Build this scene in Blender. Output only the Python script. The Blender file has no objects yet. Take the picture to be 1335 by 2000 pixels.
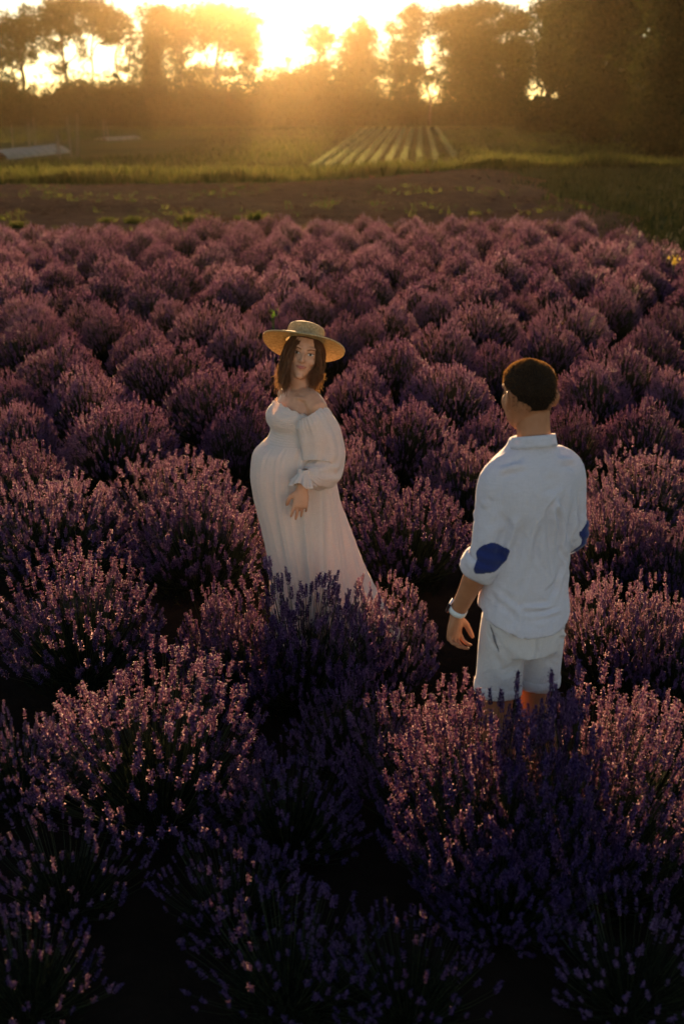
import bpy, bmesh, math, random
import numpy as np
from mathutils import Vector, Matrix, Euler
random.seed(7); RNG = np.random.default_rng(11)
PI = math.pi
scene = bpy.context.scene
col = scene.collection

# ------------------------------------------------------------------ camera, sky, sun, exposure
CAM_H, F_PX, IMG_W, IMG_H, Y_HORIZON = 2.62, 2500.0, 1335.0, 2000.0, 195.0
PITCH = math.atan((IMG_H/2 - Y_HORIZON)/F_PX)
cam_d = bpy.data.cameras.new('camera'); cam = bpy.data.objects.new('camera', cam_d); col.objects.link(cam)
cam.location = (0, 0, CAM_H); cam.rotation_euler = (PI/2 - PITCH, 0, 0)
cam_d.sensor_fit = 'VERTICAL'; cam_d.sensor_height = 36.0; cam_d.sensor_width = 24.0
cam_d.lens = 36.0*F_PX/IMG_H
cam_d.clip_start = 0.05; cam_d.clip_end = 3000
cam_d.dof.use_dof = True; cam_d.dof.focus_distance = 5.9; cam_d.dof.aperture_fstop = 2.8
scene.camera = cam

SUN_EL, SUN_AZ = math.radians(7.6), math.radians(-2.6)      # azimuth measured from +Y towards +X
w = bpy.data.worlds.new('World'); scene.world = w; w.use_nodes = True
nt = w.node_tree; nt.nodes.clear()
sky = nt.nodes.new('ShaderNodeTexSky'); sky.sky_type = 'NISHITA'; sky.sun_disc = False
sky.sun_elevation = SUN_EL; sky.sun_rotation = SUN_AZ
sky.air_density = 0.75; sky.dust_density = 0.04; sky.ozone_density = 0.1
bg = nt.nodes.new('ShaderNodeBackground'); bg.inputs['Strength'].default_value = 0.043
wo = nt.nodes.new('ShaderNodeOutputWorld')
nt.links.new(sky.outputs[0], bg.inputs[0]); nt.links.new(bg.outputs[0], wo.inputs[0])

sd = bpy.data.lights.new('sun', 'SUN'); sun = bpy.data.objects.new('sun', sd); col.objects.link(sun)
sd.energy = 5.0; sd.angle = math.radians(0.53); sd.color = (1.0, 0.60, 0.27)
to_sun = Vector((math.sin(SUN_AZ)*math.cos(SUN_EL), math.cos(SUN_AZ)*math.cos(SUN_EL), math.sin(SUN_EL)))
sun.rotation_euler = to_sun.to_track_quat('Z', 'Y').to_euler()

scene.view_settings.view_transform = 'Standard'; scene.view_settings.look = 'None'
scene.view_settings.exposure = 2.25; scene.view_settings.gamma = 1.0
scene.view_settings.use_curve_mapping = False
scene.render.engine = 'CYCLES'
cy = scene.cycles
cy.use_denoising = True; cy.max_bounces = 7; cy.diffuse_bounces = 3; cy.transmission_bounces = 4
cy.volume_bounces = 0; cy.transparent_max_bounces = 6; cy.sample_clamp_indirect = 4.0

# ------------------------------------------------------------------ helpers
def ray(px, py):
    dx = (px - IMG_W/2)/F_PX; du = (IMG_H/2 - py)/F_PX
    return np.array([dx, math.cos(PITCH) + du*math.sin(PITCH), -math.sin(PITCH) + du*math.cos(PITCH)])
def at_z(px, py, z):
    r = ray(px, py); t = (z - CAM_H)/r[2]
    return np.array([0, 0, CAM_H]) + t*r
def at_y(px, py, y):
    r = ray(px, py); t = y/r[1]
    return np.array([0, 0, CAM_H]) + t*r

def tag(o, label=None, cat=None, group=None, kind=None):
    if label: o['label'] = label
    if cat: o['category'] = cat
    if group: o['group'] = group
    if kind: o['kind'] = kind
    return o
def empty(name, loc=(0, 0, 0)):
    o = bpy.data.objects.new(name, None); o.location = loc; o.empty_display_size = 0.1
    col.objects.link(o); return o
def link(name, me, parent=None, loc=(0, 0, 0), rot=(0, 0, 0), scl=(1, 1, 1)):
    o = bpy.data.objects.new(name, me); col.objects.link(o)
    o.location = loc; o.rotation_euler = rot; o.scale = scl
    if parent: o.parent = parent
    return o
def mesh_np(name, V, F, mats, mi=None, smooth=False):
    """V (n,3) floats; F (m,k) ints, k = 3 or 4"""
    V = np.asarray(V, np.float32); F = np.asarray(F, np.int32)
    me = bpy.data.meshes.new(name); k = F.shape[1]; m = len(F)
    me.vertices.add(len(V)); me.vertices.foreach_set('co', V.ravel())
    me.loops.add(m*k); me.loops.foreach_set('vertex_index', F.ravel())
    me.polygons.add(m); me.polygons.foreach_set('loop_start', np.arange(0, m*k, k, dtype=np.int32))
    me.polygons.foreach_set('loop_total', np.full(m, k, np.int32))
    for mt in (mats if isinstance(mats, (list, tuple)) else [mats]): me.materials.append(mt)
    if mi is not None: me.polygons.foreach_set('material_index', np.asarray(mi, np.int32))
    me.polygons.foreach_set('use_smooth', np.full(m, bool(smooth)))
    me.update(calc_edges=True); me.validate()
    return me
def scatter(tv, tf, M, T):
    """copy a template (tv, tf) with matrices M (n,3,3) and offsets T (n,3)"""
    n = len(T); V = np.einsum('nij,vj->nvi', M, tv) + T[:, None, :]
    F = tf[None] + (np.arange(n)*len(tv))[:, None, None]
    return V.reshape(-1, 3), F.reshape(-1, tf.shape[1])
def join(parts):
    Vs, Fs, ms, off = [], [], [], 0
    for V, F, m in parts:
        if F.shape[1] == 4: F = np.concatenate([F[:, [0, 1, 2]], F[:, [0, 2, 3]]])
        Vs.append(V); Fs.append(F + off); ms.append(np.full(len(F), m)); off += len(V)
    return np.concatenate(Vs), np.concatenate(Fs), np.concatenate(ms)
def frames(D, roll=None):
    """orthonormal frames whose third column is D (n,3)"""
    D = D/np.linalg.norm(D, axis=1, keepdims=True)
    a = np.where(np.abs(D[:, 2:3]) > 0.9, np.array([[1., 0, 0]]), np.array([[0, 0, 1.]]))
    X = np.cross(a, D); X /= np.linalg.norm(X, axis=1, keepdims=True); Y = np.cross(D, X)
    if roll is not None:
        c, s = np.cos(roll)[:, None], np.sin(roll)[:, None]; X, Y = c*X + s*Y, -s*X + c*Y
    return np.stack([X, Y, D], axis=2)

# ------------------------------------------------------------------ materials
def nmat(name):
    m = bpy.data.materials.new(name); m.use_nodes = True; t = m.node_tree; t.nodes.clear()
    out = t.nodes.new('ShaderNodeOutputMaterial')
    return m, t, out
def N(t, typ, **kw):
    n = t.nodes.new(typ)
    for k, v in kw.items():
        if k in n.inputs: n.inputs[k].default_value = v
        else: setattr(n, k, v)
    return n
def ramp(t, fac, stops):
    r = t.nodes.new('ShaderNodeValToRGB'); e = r.color_ramp.elements
    while len(e) < len(stops): e.new(0.5)
    for el, (p, c) in zip(e, stops): el.position = p; el.color = (*c, 1)
    t.links.new(fac, r.inputs[0]); return r.outputs[0]
def leafy(name, stops, trans=0.45, tint=(1, 1, 1), rough=0.6, spec=0.25, tstops=None):
    """thin plant tissue: reflects and lets light through; colour varies from piece to piece"""
    m, t, out = nmat(name)
    g = N(t, 'ShaderNodeNewGeometry'); oi = N(t, 'ShaderNodeObjectInfo')
    mx = N(t, 'ShaderNodeMath', operation='MULTIPLY_ADD'); mx.inputs[1].default_value = 0.75
    sc = N(t, 'ShaderNodeMath', operation='MULTIPLY'); sc.inputs[1].default_value = 0.25
    t.links.new(oi.outputs['Random'], sc.inputs[0])
    t.links.new(g.outputs['Random Per Island'], mx.inputs[0]); t.links.new(sc.outputs[0], mx.inputs[2])
    c = ramp(t, mx.outputs[0], stops)
    p = N(t, 'ShaderNodeBsdfPrincipled', Roughness=rough); p.inputs['Specular IOR Level'].default_value = spec
    t.links.new(c, p.inputs['Base Color'])
    tr = N(t, 'ShaderNodeBsdfTranslucent')
    tm = N(t, 'ShaderNodeMix', data_type='RGBA', blend_type='MULTIPLY'); tm.inputs[0].default_value = 1.0
    t.links.new(c if tstops is None else ramp(t, mx.outputs[0], tstops), tm.inputs[6]); tm.inputs[7].default_value = (*tint, 1)
    t.links.new(tm.outputs[2], tr.inputs[0])
    mix = N(t, 'ShaderNodeMixShader'); mix.inputs[0].default_value = trans
    t.links.new(p.outputs[0], mix.inputs[1]); t.links.new(tr.outputs[0], mix.inputs[2])
    t.links.new(mix.outputs[0], out.inputs[0]); return m
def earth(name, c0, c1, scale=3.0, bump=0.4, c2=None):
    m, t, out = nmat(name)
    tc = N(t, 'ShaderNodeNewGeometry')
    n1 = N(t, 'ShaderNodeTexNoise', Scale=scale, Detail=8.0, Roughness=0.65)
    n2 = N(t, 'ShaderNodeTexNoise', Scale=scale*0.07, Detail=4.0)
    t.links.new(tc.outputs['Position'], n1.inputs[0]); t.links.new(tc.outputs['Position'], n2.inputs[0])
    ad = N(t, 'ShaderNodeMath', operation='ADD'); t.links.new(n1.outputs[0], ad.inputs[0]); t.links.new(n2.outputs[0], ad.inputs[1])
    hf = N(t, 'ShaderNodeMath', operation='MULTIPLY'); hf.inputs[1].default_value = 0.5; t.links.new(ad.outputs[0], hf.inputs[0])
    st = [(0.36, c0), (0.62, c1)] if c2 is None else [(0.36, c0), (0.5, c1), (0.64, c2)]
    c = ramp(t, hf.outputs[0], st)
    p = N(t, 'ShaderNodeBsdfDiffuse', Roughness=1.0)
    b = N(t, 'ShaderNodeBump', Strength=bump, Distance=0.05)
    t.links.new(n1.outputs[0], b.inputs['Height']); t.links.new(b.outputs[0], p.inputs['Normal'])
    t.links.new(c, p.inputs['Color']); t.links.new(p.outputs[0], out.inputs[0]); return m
def plain(name, c, rough=0.6, spec=0.3, noise=0.0, nscale=20.0, bump=0.0, metal=0.0):
    m, t, out = nmat(name)
    p = N(t, 'ShaderNodeBsdfPrincipled', Roughness=rough, Metallic=metal); p.inputs['Specular IOR Level'].default_value = spec
    tc = N(t, 'ShaderNodeTexCoord')
    n = N(t, 'ShaderNodeTexNoise', Scale=nscale, Detail=5.0); t.links.new(tc.outputs['Object'], n.inputs[0])
    lo = tuple(max(0, x*(1 - noise)) for x in c); hi = tuple(min(1, x*(1 + noise)) for x in c)
    t.links.new(ramp(t, n.outputs[0], [(0.3, lo), (0.7, hi)]), p.inputs['Base Color'])
    if bump:
        b = N(t, 'ShaderNodeBump', Strength=bump, Distance=0.01); t.links.new(n.outputs[0], b.inputs['Height'])
        t.links.new(b.outputs[0], p.inputs['Normal'])
    t.links.new(p.outputs[0], out.inputs[0]); return m

M_FLORET = leafy('lavender_floret', [(0.0, (0.005, 0.003, 0.055)), (0.5, (0.010, 0.006, 0.11)), (1.0, (0.036, 0.017, 0.19))], 0.5, (1, 1, 1), .55, .3,
    [(0.0, (0.05, 0.025, 0.09)), (0.45, (0.42, 0.24, 0.31)), (0.8, (0.80, 0.57, 0.60)), (1.0, (0.97, 0.78, 0.82))])
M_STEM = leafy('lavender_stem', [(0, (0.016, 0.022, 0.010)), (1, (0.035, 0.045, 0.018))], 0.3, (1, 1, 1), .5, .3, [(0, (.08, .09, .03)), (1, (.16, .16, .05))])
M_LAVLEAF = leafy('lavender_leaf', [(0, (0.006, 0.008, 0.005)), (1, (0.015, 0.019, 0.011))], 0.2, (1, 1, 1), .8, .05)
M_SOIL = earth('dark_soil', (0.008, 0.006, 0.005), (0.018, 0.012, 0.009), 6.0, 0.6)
M_PLOUGH = earth('ploughed_soil', (0.080, 0.036, 0.022), (0.165, 0.078, 0.046), 2.0, 0.6)
M_MEADOW = earth('meadow_ground', (0.024, 0.028, 0.009), (0.050, 0.050, 0.016), 0.9, 0.5, (0.065, 0.042, 0.020))
M_GRASS = leafy('grass_blade', [(0, (0.03, 0.038, 0.008)), (0.6, (0.06, 0.068, 0.015)), (1, (0.11, 0.092, 0.026))], 0.42, (1, 1, 1), .9, .03)
M_VERGE_SHADED = leafy('verge_blade_shaded', [(0, (0.010, 0.014, 0.005)), (1, (0.028, 0.030, 0.010))], 0.15, (1, 1, 1), .9, .03)  # darker version of the grass blade: shade on the verge painted into the colour
M_CROP = leafy('crop_leaf', [(0, (0.09, 0.11, 0.04)), (1, (0.20, 0.21, 0.10))], 0.5)
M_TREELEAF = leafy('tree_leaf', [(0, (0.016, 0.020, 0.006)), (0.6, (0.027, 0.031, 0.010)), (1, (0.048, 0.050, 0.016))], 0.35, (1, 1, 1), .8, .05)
M_BARK = plain('bark', (0.055, 0.042, 0.03), 0.9, 0.1, 0.4, 6.0, 0.6)
M_FLEECE = plain('crop_fleece', (0.22, 0.20, 0.15), 0.8, 0.2, 0.12, 3.0, 0.3)
M_STAKE = plain('weathered_wood', (0.12, 0.095, 0.065), 0.85, 0.15, 0.25, 12.0, 0.3)
M_WEED = leafy('weed_leaf', [(0, (0.05, 0.10, 0.012)), (1, (0.09, 0.16, 0.02))], 0.4)
M_YELLOW = leafy('yellow_petal', [(0, (0.25, 0.19, 0.03)), (1, (0.40, 0.30, 0.05))], 0.4)

# ------------------------------------------------------------------ ground
def grid(x0, x1, y0, y1, nx, ny, zf):
    xs = np.linspace(x0, x1, nx); ys = np.linspace(y0, y1, ny)
    X, Y = np.meshgrid(xs, ys); Z = zf(X, Y)
    V = np.stack([X, Y, Z], -1).reshape(-1, 3)
    i = np.arange(nx - 1)[None] + nx*np.arange(ny - 1)[:, None]; i = i.ravel()
    return V, np.stack([i, i + 1, i + nx + 1, i + nx], 1)
V, F = grid(-220, 220, -60, 320, 2, 2, lambda X, Y: 0*X)
o = link('ground', mesh_np('ground', V, F, M_MEADOW)); tag(o, kind='structure')
def fbm(X, Y, seed, scales=((1.0, 1.0), (2.1, .5), (4.3, .25), (9.1, .13))):
    r = np.random.default_rng(seed); Z = 0*X
    for s, a in scales:
        for k in range(4):
            th = r.uniform(0, 2*PI); ph = r.uniform(0, 2*PI); ff = s*r.uniform(.7, 1.4)
            Z = Z + a*np.sin(ff*(X*math.cos(th) + Y*math.sin(th)) + ph)
    return Z/3.0
# bed of the lavender field: bare earth
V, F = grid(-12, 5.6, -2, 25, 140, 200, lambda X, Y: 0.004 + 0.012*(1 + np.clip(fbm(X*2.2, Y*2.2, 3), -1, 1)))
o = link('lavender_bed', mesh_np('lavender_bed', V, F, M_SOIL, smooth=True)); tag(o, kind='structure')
# ploughed strip beyond it; its near edge is hidden behind the last bushes, its far edge runs obliquely
def far_edge(x): return np.interp(x, [-30, -8, -2, 1, 4.6, 8, 14], [42, 42.5, 43.5, 46, 51.6, 53.5, 54])
def strip():
    nx, ny = 260, 150; V = []
    u = np.linspace(-30, 6.4, nx)
    for j in range(ny):
        t = j/(ny - 1)
        yn = 22.0 + 0*u; yf = far_edge(u)
        y = yn + (yf - yn)*t
        edge = np.minimum(np.minimum(t, 1 - t)*12, np.minimum((u + 30), (6.4 - u))*1.5).clip(0, 1)
        z = 0.03 + edge*(0.04 + 0.022*fbm(u*1.7, y*1.7, 5, ((1, 1), (2.3, .7), (5, .5), (11, .35))))
        V.append(np.stack([u + .35*np.sin(y*.45)*np.clip((u + 2)/8, 0, 1) + .2*np.sin(y*1.3)*np.clip((u + 2)/8, 0, 1), y, z], -1))
    V = np.concatenate(V); i = (np.arange(nx - 1)[None] + nx*np.arange(ny - 1)[:, None]).ravel()
    return V, np.stack([i, i + 1, i + nx + 1, i + nx], 1)
V, F = strip()
o = link('ploughed_strip', mesh_np('ploughed_strip', V, F, M_PLOUGH, smooth=True)); tag(o, kind='structure')

# ------------------------------------------------------------------ lavender
def octa(r, h):
    V = np.array([[r, 0, 0], [0, r, 0], [-r, 0, 0], [0, -r, 0], [0, 0, h], [0, 0, -h]], float)
    F = np.array([[0, 1, 4], [1, 2, 4], [2, 3, 4], [3, 0, 4], [1, 0, 5], [2, 1, 5], [3, 2, 5], [0, 3, 5]])
    return V, F
def kite(wd, ln):
    V = np.array([[0, 0, 0], [wd, ln*.55, .15*ln], [0, ln, 0], [-wd, ln*.55, .15*ln]], float)
    return V, np.array([[0, 1, 2], [0, 2, 3]])
def spike_template(seed, lod):
    """one flower spike, its base at the origin, pointing up +Z, about 7 cm"""
    r = np.random.default_rng(seed); parts = []
    nw = {0: 6, 1: 5, 2: 3}[lod]; L = 0.066
    zs = list(np.linspace(0.012, L, nw)); 
    if r.random() < .5 and lod < 2: zs[0] -= 0.012
    for k, z in enumerate(zs):
        ang = r.uniform(0, 6.28); rr = 0.0085*(1 - 0.45*(k/(nw - 1))**2)
        if lod == 2:
            v, f = octa(0.0095*(1 - .3*k/(nw - 1)), 0.012)
            parts.append((v + [0, 0, z], f)); continue
        nf = 6 if lod == 0 else 4
        for q in range(nf):
            a = ang + q*2*PI/nf + r.uniform(-.3, .3); tilt = r.uniform(.25, .7)
            v, f = octa(0.0036*r.uniform(.8, 1.2)*(1 if lod == 0 else 1.25), 0.0072*r.uniform(.8, 1.2))
            if lod == 0 and r.random() < .35:      # an open corolla: two little lips
                kv, kf = kite(0.004, 0.009); kv = kv @ np.array(Matrix.Rotation(.5, 3, 'X')).T
                v = np.concatenate([v, kv + [0, .002, .006]]); f = np.concatenate([f, kf + 6])
            Mx = np.array(Matrix.Rotation(a, 3, 'Z') @ Matrix.Rotation(-tilt, 3, 'X'))
            v = v @ Mx.T + np.array([-math.sin(a)*rr, math.cos(a)*rr, z + r.uniform(-.002, .002)])
            parts.append((v, f))
    V, F, off = [], [], 0
    for v, f in parts: V.append(v); F.append(f + off); off += len(v)
    return np.concatenate(V), np.concatenate(F)
def bush_layout(seed, n, spread=1.15, tight=False):
    r = np.random.default_rng(seed)
    u = r.random(n); ang = np.arccos(1 - u*(1 - math.cos(spread)))*r.uniform(.93, 1.07, n)   # angle off vertical
    az = r.uniform(0, 2*PI, n)
    lump = 1 + 0.10*np.sin(2*az + r.uniform(0, 6)) + 0.07*np.sin(3*az + r.uniform(0, 6))
    ln = (0.60 - 0.12*(ang/spread)**2)*lump*np.where(r.random(n) < .7, r.uniform(0.88, 1.10, n), r.uniform(.62, .9, n))
    if tight: ln = (0.58 - 0.10*(ang/spread)**2)*lump*np.where(r.random(n) < .85, r.uniform(.93, 1.05, n), r.uniform(.6, .95, n))
    root = np.stack([np.cos(az)*.10*np.sqrt(u), np.sin(az)*.10*np.sqrt(u), np.full(n, .04)], 1)
    d = np.stack([np.sin(ang)*np.cos(az), np.sin(ang)*np.sin(az), np.cos(ang)], 1)
    tip = root + d*ln[:, None]; tip[:, 2] = np.maximum(tip[:, 2], .10)
    tip += r.normal(0, .012, (n, 3))
    d2 = d*(1.0 if tight else .8) + np.array([0, 0, .45 if tight else .55]) + r.normal(0, .13, (n, 3)); d2 /= np.linalg.norm(d2, axis=1, keepdims=True)  # spikes turn upwards
    return root, tip, d2, r
def stems_geo(root, tip, d2, frac=0.35, wd=0.0018, back=0.22):
    """flat-sided stems from inside the bush to the base of each spike"""
    n = len(tip); a = root + (tip - root)*frac; b = tip
    ax = b - a; Fm = frames(ax); X, Y = Fm[:, :, 0]*wd, Fm[:, :, 1]*wd
    mid = (a + b)/2 - np.array([0, 0, .02])
    P = np.stack([a + X, a - .5*X + .87*Y, a - .5*X - .87*Y, mid + X, mid - .5*X + .87*Y, mid - .5*X - .87*Y, b + X*.7, b - .35*X + .6*Y, b - .35*X - .6*Y], 1).reshape(-1, 3)
    q = []
    for lv in (0, 3):
        for k in range(3): q.append([lv + k, lv + (k + 1) % 3, lv + 3 + (k + 1) % 3, lv + 3 + k])
    q = np.array(q); return P, (q[None] + 9*np.arange(n)[:, None, None]).reshape(-1, 4)
def foliage_geo(seed, n, rad=0.34, h=0.36, wd=0.004, ln=0.07):
    r = np.random.default_rng(seed)
    az = r.uniform(0, 2*PI, n); u = r.random(n)**.45; ct = r.random(n)
    st = np.sqrt(1 - ct**2)
    P = np.stack([np.cos(az)*st*rad*u, np.sin(az)*st*rad*u, .03 + ct*h*u], 1)
    D = P/np.array([rad, rad, h])*0.6 + np.array([0, 0, .5]) + r.normal(0, .25, (n, 3))
    Fm = frames(D, r.uniform(0, 6.28, n))
    tv = np.array([[-wd, 0, 0], [wd, 0, 0], [wd*.8, .006, ln*.6], [0, .004, ln], [-wd*.8, .006, ln*.6]])
    tf = np.array([[0, 1, 2], [0, 2, 4], [4, 2, 3]])
    s = r.uniform(.7, 1.4, n)
    return scatter(tv, tf, Fm*s[:, None, None], P)

spk = {l: [spike_template(100*l + k, l) for k in range(6)] for l in (0, 1, 2)}
def spikes_geo(tip, d2, r, lod, size=1.0):
    n = len(tip); which = r.integers(0, 6, n); out = []
    s = r.uniform(.75, 1.25, n)*size; Fm = frames(d2, r.uniform(0, 6.28, n))*s[:, None, None]
    for k in range(6):
        sel = which == k
        if sel.any(): V, F = scatter(*spk[lod][k], Fm[sel], tip[sel]); out.append((V, F, 0))
    return join(out)[:2]
bush_meshes = {}
def bush_variant(lod, k):
    key = (lod, k)
    if key in bush_meshes: return bush_meshes[key]
    n = {0: 560, 1: 900, 2: 850}[lod]
    if lod == 0 and k >= 4: n = 300 if k < 8 else 150
    root, tip, d2, r = bush_layout(1000*lod + k, n, tight=lod > 0)
    sV, sF = spikes_geo(tip, d2, r, lod, {0: .88, 1: .80, 2: 1.0}[lod])
    tV, tF = stems_geo(root, tip, d2, .3, {0: .0016, 1: .002, 2: .0028}[lod])
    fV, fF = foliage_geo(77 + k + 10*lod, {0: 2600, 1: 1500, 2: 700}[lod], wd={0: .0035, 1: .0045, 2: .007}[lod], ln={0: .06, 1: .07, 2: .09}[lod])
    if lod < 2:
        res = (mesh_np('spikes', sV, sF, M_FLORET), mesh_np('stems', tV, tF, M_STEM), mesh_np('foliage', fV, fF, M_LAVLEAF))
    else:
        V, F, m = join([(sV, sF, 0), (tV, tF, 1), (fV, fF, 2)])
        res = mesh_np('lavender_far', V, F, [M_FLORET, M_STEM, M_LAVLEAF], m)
    bush_meshes[key] = res; return res
spike_objs_mesh = [mesh_np('flower_spike', *spk[0][k], M_FLORET) for k in range(6)]
BUSH_R, BUSH_TOP = 0.62, 0.66
def lavender(x, y, width, label, group, lod, k, single=False, hs=1.0):
    s = width/(2*BUSH_R); rz = random.uniform(0, 6.28); sz = s**0.35*hs
    if lod == 2:
        o = link('lavender_bush', bush_variant(2, k), None, (x, y, 0), (0, 0, rz), (s, s, sz))
        return tag(o, label, 'lavender', group)
    e = empty('lavender_bush', (x, y, 0)); e.rotation_euler = (0, 0, rz); e.scale = (s, s, sz); tag(e, label, 'lavender', group)
    if single:      # the nearest bushes: the spikes that show largest are pieces of their own
        root, tip, d2, r = bush_layout(5000 + k, 420)
        n1 = 220; idx = np.argsort(-(tip[:, 2] + r.normal(0, .06, len(tip)))); big, rest = idx[:n1], idx[n1:]
        Fm = frames(d2, r.uniform(0, 6.28, len(tip)))
        for i in big:
            o = bpy.data.objects.new('flower_spike', spike_objs_mesh[r.integers(0, 6)]); col.objects.link(o); o.parent = e
            mm = Matrix(Fm[i].tolist()).to_4x4(); mm.translation = Vector(tip[i]); o.matrix_local = mm @ Matrix.Scale(r.uniform(.72, 1.08), 4)
        V, F = spikes_geo(tip[rest], d2[rest], r, 0, .88)
        tag(link('flower_spikes', mesh_np('spikes', V, F, M_FLORET), e), kind='stuff')
        V, F = stems_geo(root, tip, d2, .3, .0016); tag(link('stems', mesh_np('stems', V, F, M_STEM), e), kind='stuff')
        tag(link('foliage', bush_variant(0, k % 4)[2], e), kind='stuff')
    else:
        a, b, c = bush_variant(lod, k)
        tag(link('flower_spikes', a, e), kind='stuff'); tag(link('stems', b, e), kind='stuff'); tag(link('foliage', c, e), kind='stuff')
    return e

# bushes read off the photograph: centre x, y of the crest, width (photo pixels), and what singles each out
NEAR = [
 (300,1312,500,'sunlit lavender bush in the left foreground, nearest of the large lit ones',1),
 (850,1348,360,'pink-lit lavender bush directly left of the man\'s shorts',1),
 (590,1128,390,'lavender bush whose spikes stand in front of the white dress hem',1),
 (150,1092,350,'rounded lavender bush at the left edge above the lit foreground bush',1),
 (560,1475,330,'shaded blue lavender bush between the two lit foreground bushes',0),
 (1300,1375,260,'lavender bush cut by the right edge beyond the man\'s legs',0),
 (35,1400,240,'dark lavender bush cut by the left edge beside the lit foreground bush',0),
 (560,1765,420,'dark blue lavender bush at the bottom centre of the picture',0),
 (800,1800,330,'lavender bush at the bottom edge with a few pink lit spikes',0),
 (40,1790,330,'dark lavender bush in the bottom left corner',0),
 (1240,1770,380,'dark lavender bush in the bottom right corner',0),
 (455,1640,330,'unlit lavender bush behind the one at the bottom centre',0),
 (985,1630,340,'unlit lavender bush below the pink-lit one',0),
 (1290,1590,320,'unlit lavender bush at the right edge above the bottom corner',0),
 (120,1600,320,'unlit lavender bush below the sunlit one on the left',0),
 (690,1330,200,'low shaded lavender bush between the dress hem and the pink-lit bush',0),
 (1190,1132,260,'lavender bush right of the man\'s shirt tail',0),
 (1325,1160,230,'lavender bush cut by the right edge level with the man\'s hips',0),
 (745,1150,230,'lavender bush between the dress train and the man\'s hand',0),
 (455,1175,220,'lavender bush left of the dress hem',0),
 (385,950,290,'large lavender bush touching the front of the white dress',0),
 (90,930,300,'broad lavender bush at the left edge level with the belly',0),
 (790,945,275,'green-stemmed lavender bush between the puff sleeve and the man',0),
 (1205,965,230,'lavender bush right of the man\'s blue elbow patch',0),
 (1325,1000,170,'small lavender bush at the right edge level with the elbow patch',0),
 (338,886,260,'flat-topped lavender bush behind the one touching the dress',0),
 (45,866,200,'lavender bush at the left edge behind the broad one',0),
 (227,781,260,'round lavender bush standing clear left of the woman\'s shoulder',0),
 (38,784,150,'lavender bush cut by the left edge level with the woman\'s shoulder',0),
 (465,790,170,'lavender bush just left of the smocked bodice',0),
 (700,868,150,'lavender bush just right of the puff sleeve',0),
 (915,856,200,'lavender bush left of the man\'s shoulder',0),
 (780,775,230,'lavender bush halfway between the woman and the man\'s head',0),
 (1255,880,210,'lavender bush right of the man\'s shoulder',0),
 (1260,786,180,'lavender bush right of the man\'s ear, second from the right edge',0),
 (1115,795,150,'lavender bush right behind the man\'s nape',0),
 (955,800,140,'lavender bush just left of the man\'s neck',0),
 (170,720,190,'lavender bush far left, level with the woman\'s chin',0),
 (425,720,230,'lavender bush below left of the straw hat',0),
 (530,697,120,'lavender bush partly hidden by the left side of the hat',0),
 (695,716,140,'lavender bush just right of the woman\'s hair',0),
 (878,706,200,'lavender bush left of the man\'s forehead',0),
 (1158,702,180,'lavender bush right of the man\'s crown',0),
 (1315,722,110,'small lavender bush at the right edge level with the man\'s head',0),
 (20,730,140,'lavender bush cut by the left edge level with the woman\'s chin',0),
 (115,666,200,'lavender bush left, level with the hat brim',0),
 (325,666,200,'lavender bush between the left edge and the hat, level with its brim',0),
 (768,660,190,'lavender bush right of the hat brim',0),
 (973,670,140,'lavender bush just above left of the man\'s head',0),
 (1213,666,180,'lavender bush above right of the man\'s head',0),
]
NUM = ['first','second','third','fourth','fifth','sixth','seventh','eighth','ninth','tenth','eleventh','twelfth','thirteenth','fourteenth','fifteenth','sixteenth','seventeenth','eighteenth','nineteenth','twentieth','twenty-first','twenty-second','twenty-third','twenty-fourth','twenty-fifth','twenty-sixth']
MID = [  # bands of bushes behind the hat, from near to far, left to right
 [(65,621,165),(280,636,145),(470,630,140),(655,632,110),(868,630,145),(1068,630,145),(1268,631,140)],
 [(60,596,100),(215,600,130),(410,593,155),(560,612,90),(698,612,125),(763,590,120),(943,588,145),(1118,590,150),(1308,596,105)],
 [(50,574,115),(175,584,105),(335,583,100),(520,580,105),(595,562,125),(693,574,95),(853,570,110),(1013,573,90),(1193,566,115)],
]
def crest(px, py, wpx, hs=1.0):
    top = .62
    for _ in range(4):
        p = at_z(px, py, top); wd = wpx/F_PX*np.linalg.norm(p - np.array([0, 0, CAM_H]))*1.1; wd = min(max(wd, .6), 1.2); top = .69*hs*(wd/(2*BUSH_R))**.35
    return p, wd
placed = []
for i, (px, py, wpx, lab, single) in enumerate(NEAR):
    hs = .66 if py > 1560 else {560: .74, 35: .74, 1090: .86, 985: .82, 690: .75}.get(px, 1.0)
    p, wd = crest(px, py + 6, wpx, hs)
    lod = 0 if py > 840 else 1
    lavender(p[0], p[1], wd, lab, 'lavender bushes around the couple', lod, (i % 4 + (4 if py > 1180 and px not in (985, 1090) else 0) + (4 if py > 1560 and px != 985 else 0)) if lod == 0 else i % 5, bool(single), hs)
    placed.append((p[0], p[1], wd))
LEGS = [(.50, 3.74, .82, 1.24, 'dark blue lavender bush under the hem of the man\'s left shorts leg'), (.82, 3.78, .86, 1.28, 'dark lavender bush in front of the man\'s right leg')]
for i, (x, y, wd, hs, lab) in enumerate(LEGS): lavender(x, y, wd, lab, 'lavender bushes around the couple', 0, i, False, hs)
for b, band in enumerate(MID):
    for j, (px, py, wpx) in enumerate(band):
        p, wd = crest(px, py + 3, wpx)
        lab = f'lavender bush, {NUM[j]} from the left in the {["nearest", "second", "third"][b]} band behind the straw hat'
        lavender(p[0], p[1], min(max(wd, .6), 1.1), lab, 'lavender bushes behind the couple', 1, (b*3 + j) % 5); placed.append((p[0], p[1], wd))
Y0 = max(p[1] for p in placed) + 0.75
rowy = []; yy = Y0
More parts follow.
